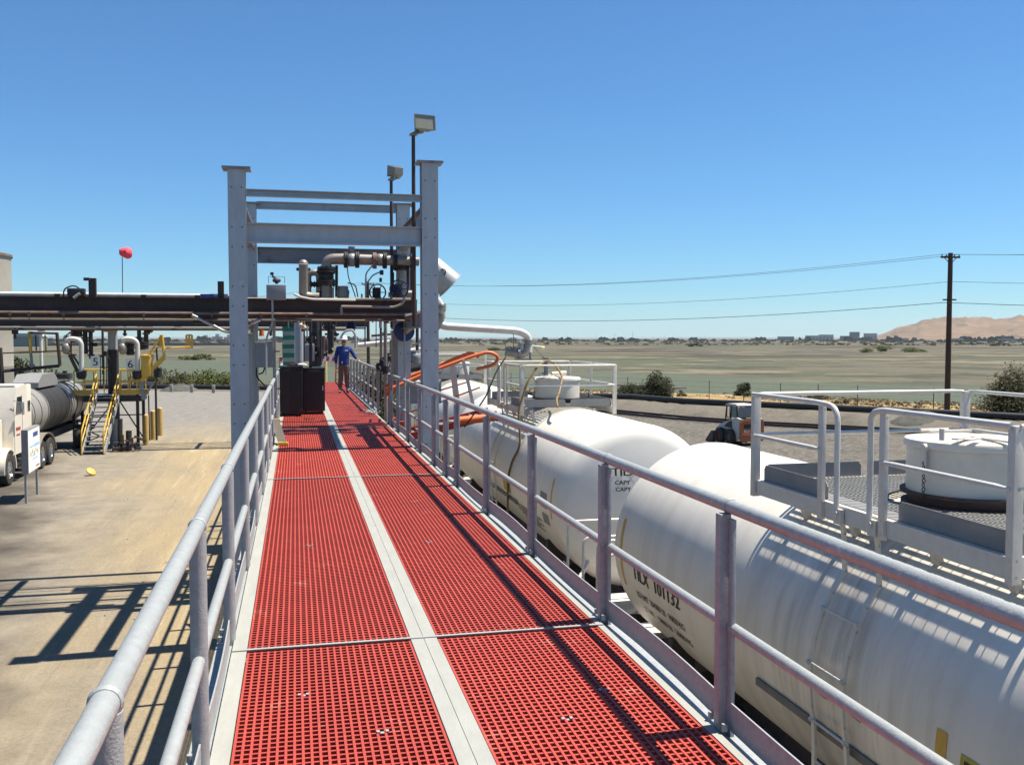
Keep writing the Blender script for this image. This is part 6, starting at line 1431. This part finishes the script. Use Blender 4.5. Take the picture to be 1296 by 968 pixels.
tag(mb.build('marsh_grass',['grassA','grassB','grassC'],smooth=None),'short marsh grass and straw tufts beyond the berm','grass',kind='stuff')
# dry weeds and gravel stones by the road
rnd=random.Random(4); mb=MB()
for i in range(420):
    x=rnd.uniform(6.8,20); y=rnd.uniform(20,62); s=rnd.uniform(.02,.07); mb.box((x,y,-.55+s*.3),(s,s*rnd.uniform(.6,1.4),s*.7),rot=rnd.uniform(0,3))
for i in range(160):
    x=rnd.uniform(-8.5,-1.2); y=rnd.uniform(8,44); s=rnd.uniform(.01,.035); mb.box((x,y,s*.3),(s,s*rnd.uniform(.6,1.4),s*.7),rot=rnd.uniform(0,3))
tag(mb.build('loose_stones','concrete',smooth=None),'loose stones scattered over the yard and the dirt road','stones',kind='stuff')

# ------------------------------------------------------------------ far things
def fp(px,py,d): r=_F+_R*((px-648)/FPX)-_U*((py-484)/FPX); t=d/Vector((r.x,r.y)).length; return Vector((r.x*t,r.y*t,CZ+r.z*t))
def fbuild(x0,x1,yt,d,m,lab,roof=None,grp='buildings across the marsh',dep=.6):
    a=fp(x0,yt,d);b=fp(x1,yt,d); c=(a+b)/2; wd=(b-a).length; u=(b-a).normalized(); h=a.z+1.5
    g=thing('industrial_building',lab,'building',(c.x,c.y,-1.5),grp); rot=math.atan2(u.y,u.x)
    mb=MB(); mb.box((c.x,c.y,-1.5+h/2),(wd,wd*dep,h),rot=rot); mb.build('wall',m,g)
    mb=MB(); mb.box((c.x,c.y,-1.5+h+.3),(wd*1.01,wd*dep*1.01,.6),rot=rot); mb.build('roof',roof or 'bldC',g)
    mb=MB(); n_=Vector((u.y,-u.x,0)); 
    for k in range(4): 
        p=c+u*wd*(-.36+.24*k)+n_*(wd*dep/2+.05); mb.box((p.x,p.y,-1.5+h*.4),(wd*.12,.2,h*.45),rot=rot)
    mb.build('door','greybox',g)
for a in ((984,1005,426.2,2500,'bldB','long low blue-grey building left of the cream factory'),(1019,1036,425,2450,'bldA','left block of the cream factory across the marsh'),(1036,1055,423.8,2480,'bldA','right block of the cream factory across the marsh'),
   (1063,1075,425.4,2500,'bldB','low green-grey annex beside the tall green block'),(1075,1088,420.4,2520,'bldB','tallest green-grey block across the marsh'),(1093,1110,422.2,2600,'bldA','pale building at the foot of the tan hill'),
   (1200,1219,428.4,1900,'bldA','pale shed with long roof in front of the tan hill'),(950,968,428.6,2500,'bldC','low grey shed left of the factory row'),(1140,1150,428.2,2300,'bldC','small grey shed below the tan hill'),(1262,1285,429,2000,'bldC','wide grey shed near the right edge below the hill')):
    fbuild(a[0],a[1],a[2],a[3],a[4],a[5])
# moored ships, far left
for i,(x0,x1,yt) in enumerate(((252,268,424),(268,282,422.5),(283,296,423.5),(236,243,427.5))):
    a=fp(x0,yt,3600);b=fp(x1,yt,3600); c=(a+b)/2; u=(b-a).normalized(); wd=(b-a).length; h=a.z+1
    g=thing('moored_ship',['reddish moored ship at the left end of the far row','tallest reddish moored ship in the far row','reddish moored ship nearest the portal column','low pale ship left of the reddish moored ships'][i],'ship',(c.x,c.y,-1),'ships moored beyond the marsh'); rot=math.atan2(u.y,u.x)
    mb=MB(); mb.prism([(-wd/2,h*.55),(-wd*.44,0),(wd*.44,0),(wd/2,h*.55)],c-Vector((0,0,c.z+1)),u,(0,0,1),Vector((-u.y,u.x,0))*12); mb.build('hull','ship' if i<3 else 'bldA',g)
    mb=MB(); mb.box((c.x,c.y,-1+h*.75),(wd*.35,8,h*.45),rot=rot); mb.cyl((c.x+u.x*wd*.3,c.y+u.y*wd*.3,-1),(c.x+u.x*wd*.3,c.y+u.y*wd*.3,h*1.1),.5,None,6); mb.build('superstructure','bldC',g)
# wind turbines
t0=None; rnd=random.Random(9)
spots=[(778,6000,1.25),(800.5,6000,1.2)]+[(rnd.uniform(675,975),8200,rnd.uniform(.7,.9)) for _ in range(16)]
for i,(px,d,s) in enumerate(spots):
    b=fp(px,428,d); b.z=2
    lab='%s one of the two larger pale wind turbines on the far ridge'%('left' if i==0 else 'right') if i<2 else 'tiny faint wind turbine on the hazy far ridge'
    if t0 is None:
        t0=thing('wind_turbine',lab,'wind turbine',b,'wind turbines on the far ridge'); mb=MB(); mb.cyl(b,b+Vector((0,0,28)),1.1,.7,8); mb.build('tower','bldC',t0)
        mb=MB()
        for k in range(3): a=R_(100+120*k); mb.tube([b+Vector((0,-2,28)),b+Vector((math.cos(a)*7,-2,28+math.sin(a)*7)),b+Vector((math.cos(a)*15,-2,28+math.sin(a)*15))],[.5,.7,.15],5)
        mb.build('rotor','bldC',t0)
    else: o=dup(t0,None,b); o.scale=(s,)*3; retag(o,lab)
# treeline & scattered scrub on the horizon
rnd=random.Random(2); mb=MB()
for i in range(1500):
    px=rnd.uniform(-80,1380); d=rnd.choice([900,1300,1700,2100,2400])*rnd.uniform(.85,1.15); h=rnd.uniform(1.2,3.2)*d/1700
    if d>2000 and rnd.random()<.12: h*=2.6
    if 640<px<1000 and d>1900: h*=.9
    if px>1130 and d>1500: h*=1.1
    c=fp(px,428,d); c.z=-1
    for k in range(5):
        a=c+Vector((rnd.uniform(-1,1)*h*1.4,rnd.uniform(-3,3),0)); w_=h*rnd.uniform(.5,1.2); o=len(mb.v); u=_R
        mb.v+=[tuple(a-u*w_),tuple(a+u*w_),tuple(a+u*w_*.5+Vector((0,2,h*rnd.uniform(.6,1.1)))),tuple(a-u*w_*.6+Vector((0,-2,h*rnd.uniform(.6,1.1))))]; mb.f.append((o,o+1,o+2,o+3)); mb.m.append(rnd.choice([0,0,1]))
M['fartree']=mat('far_tree',(.075,.085,.055),.95,spec=.1); M['farscrub']=mat('far_scrub',(.17,.14,.09),.95,spec=.1)
tag(mb.build('distant_tree_line',['fartree','farscrub'],smooth=None),'distant line of trees and scrub where the marsh ends','trees',kind='stuff')
mb=MB(); a=fp(-60,428,780); b=fp(330,428,760); a.z=b.z=.2; mb.beam(a,b,6,2.0); tag(mb.build('levee',rm),kind='structure')
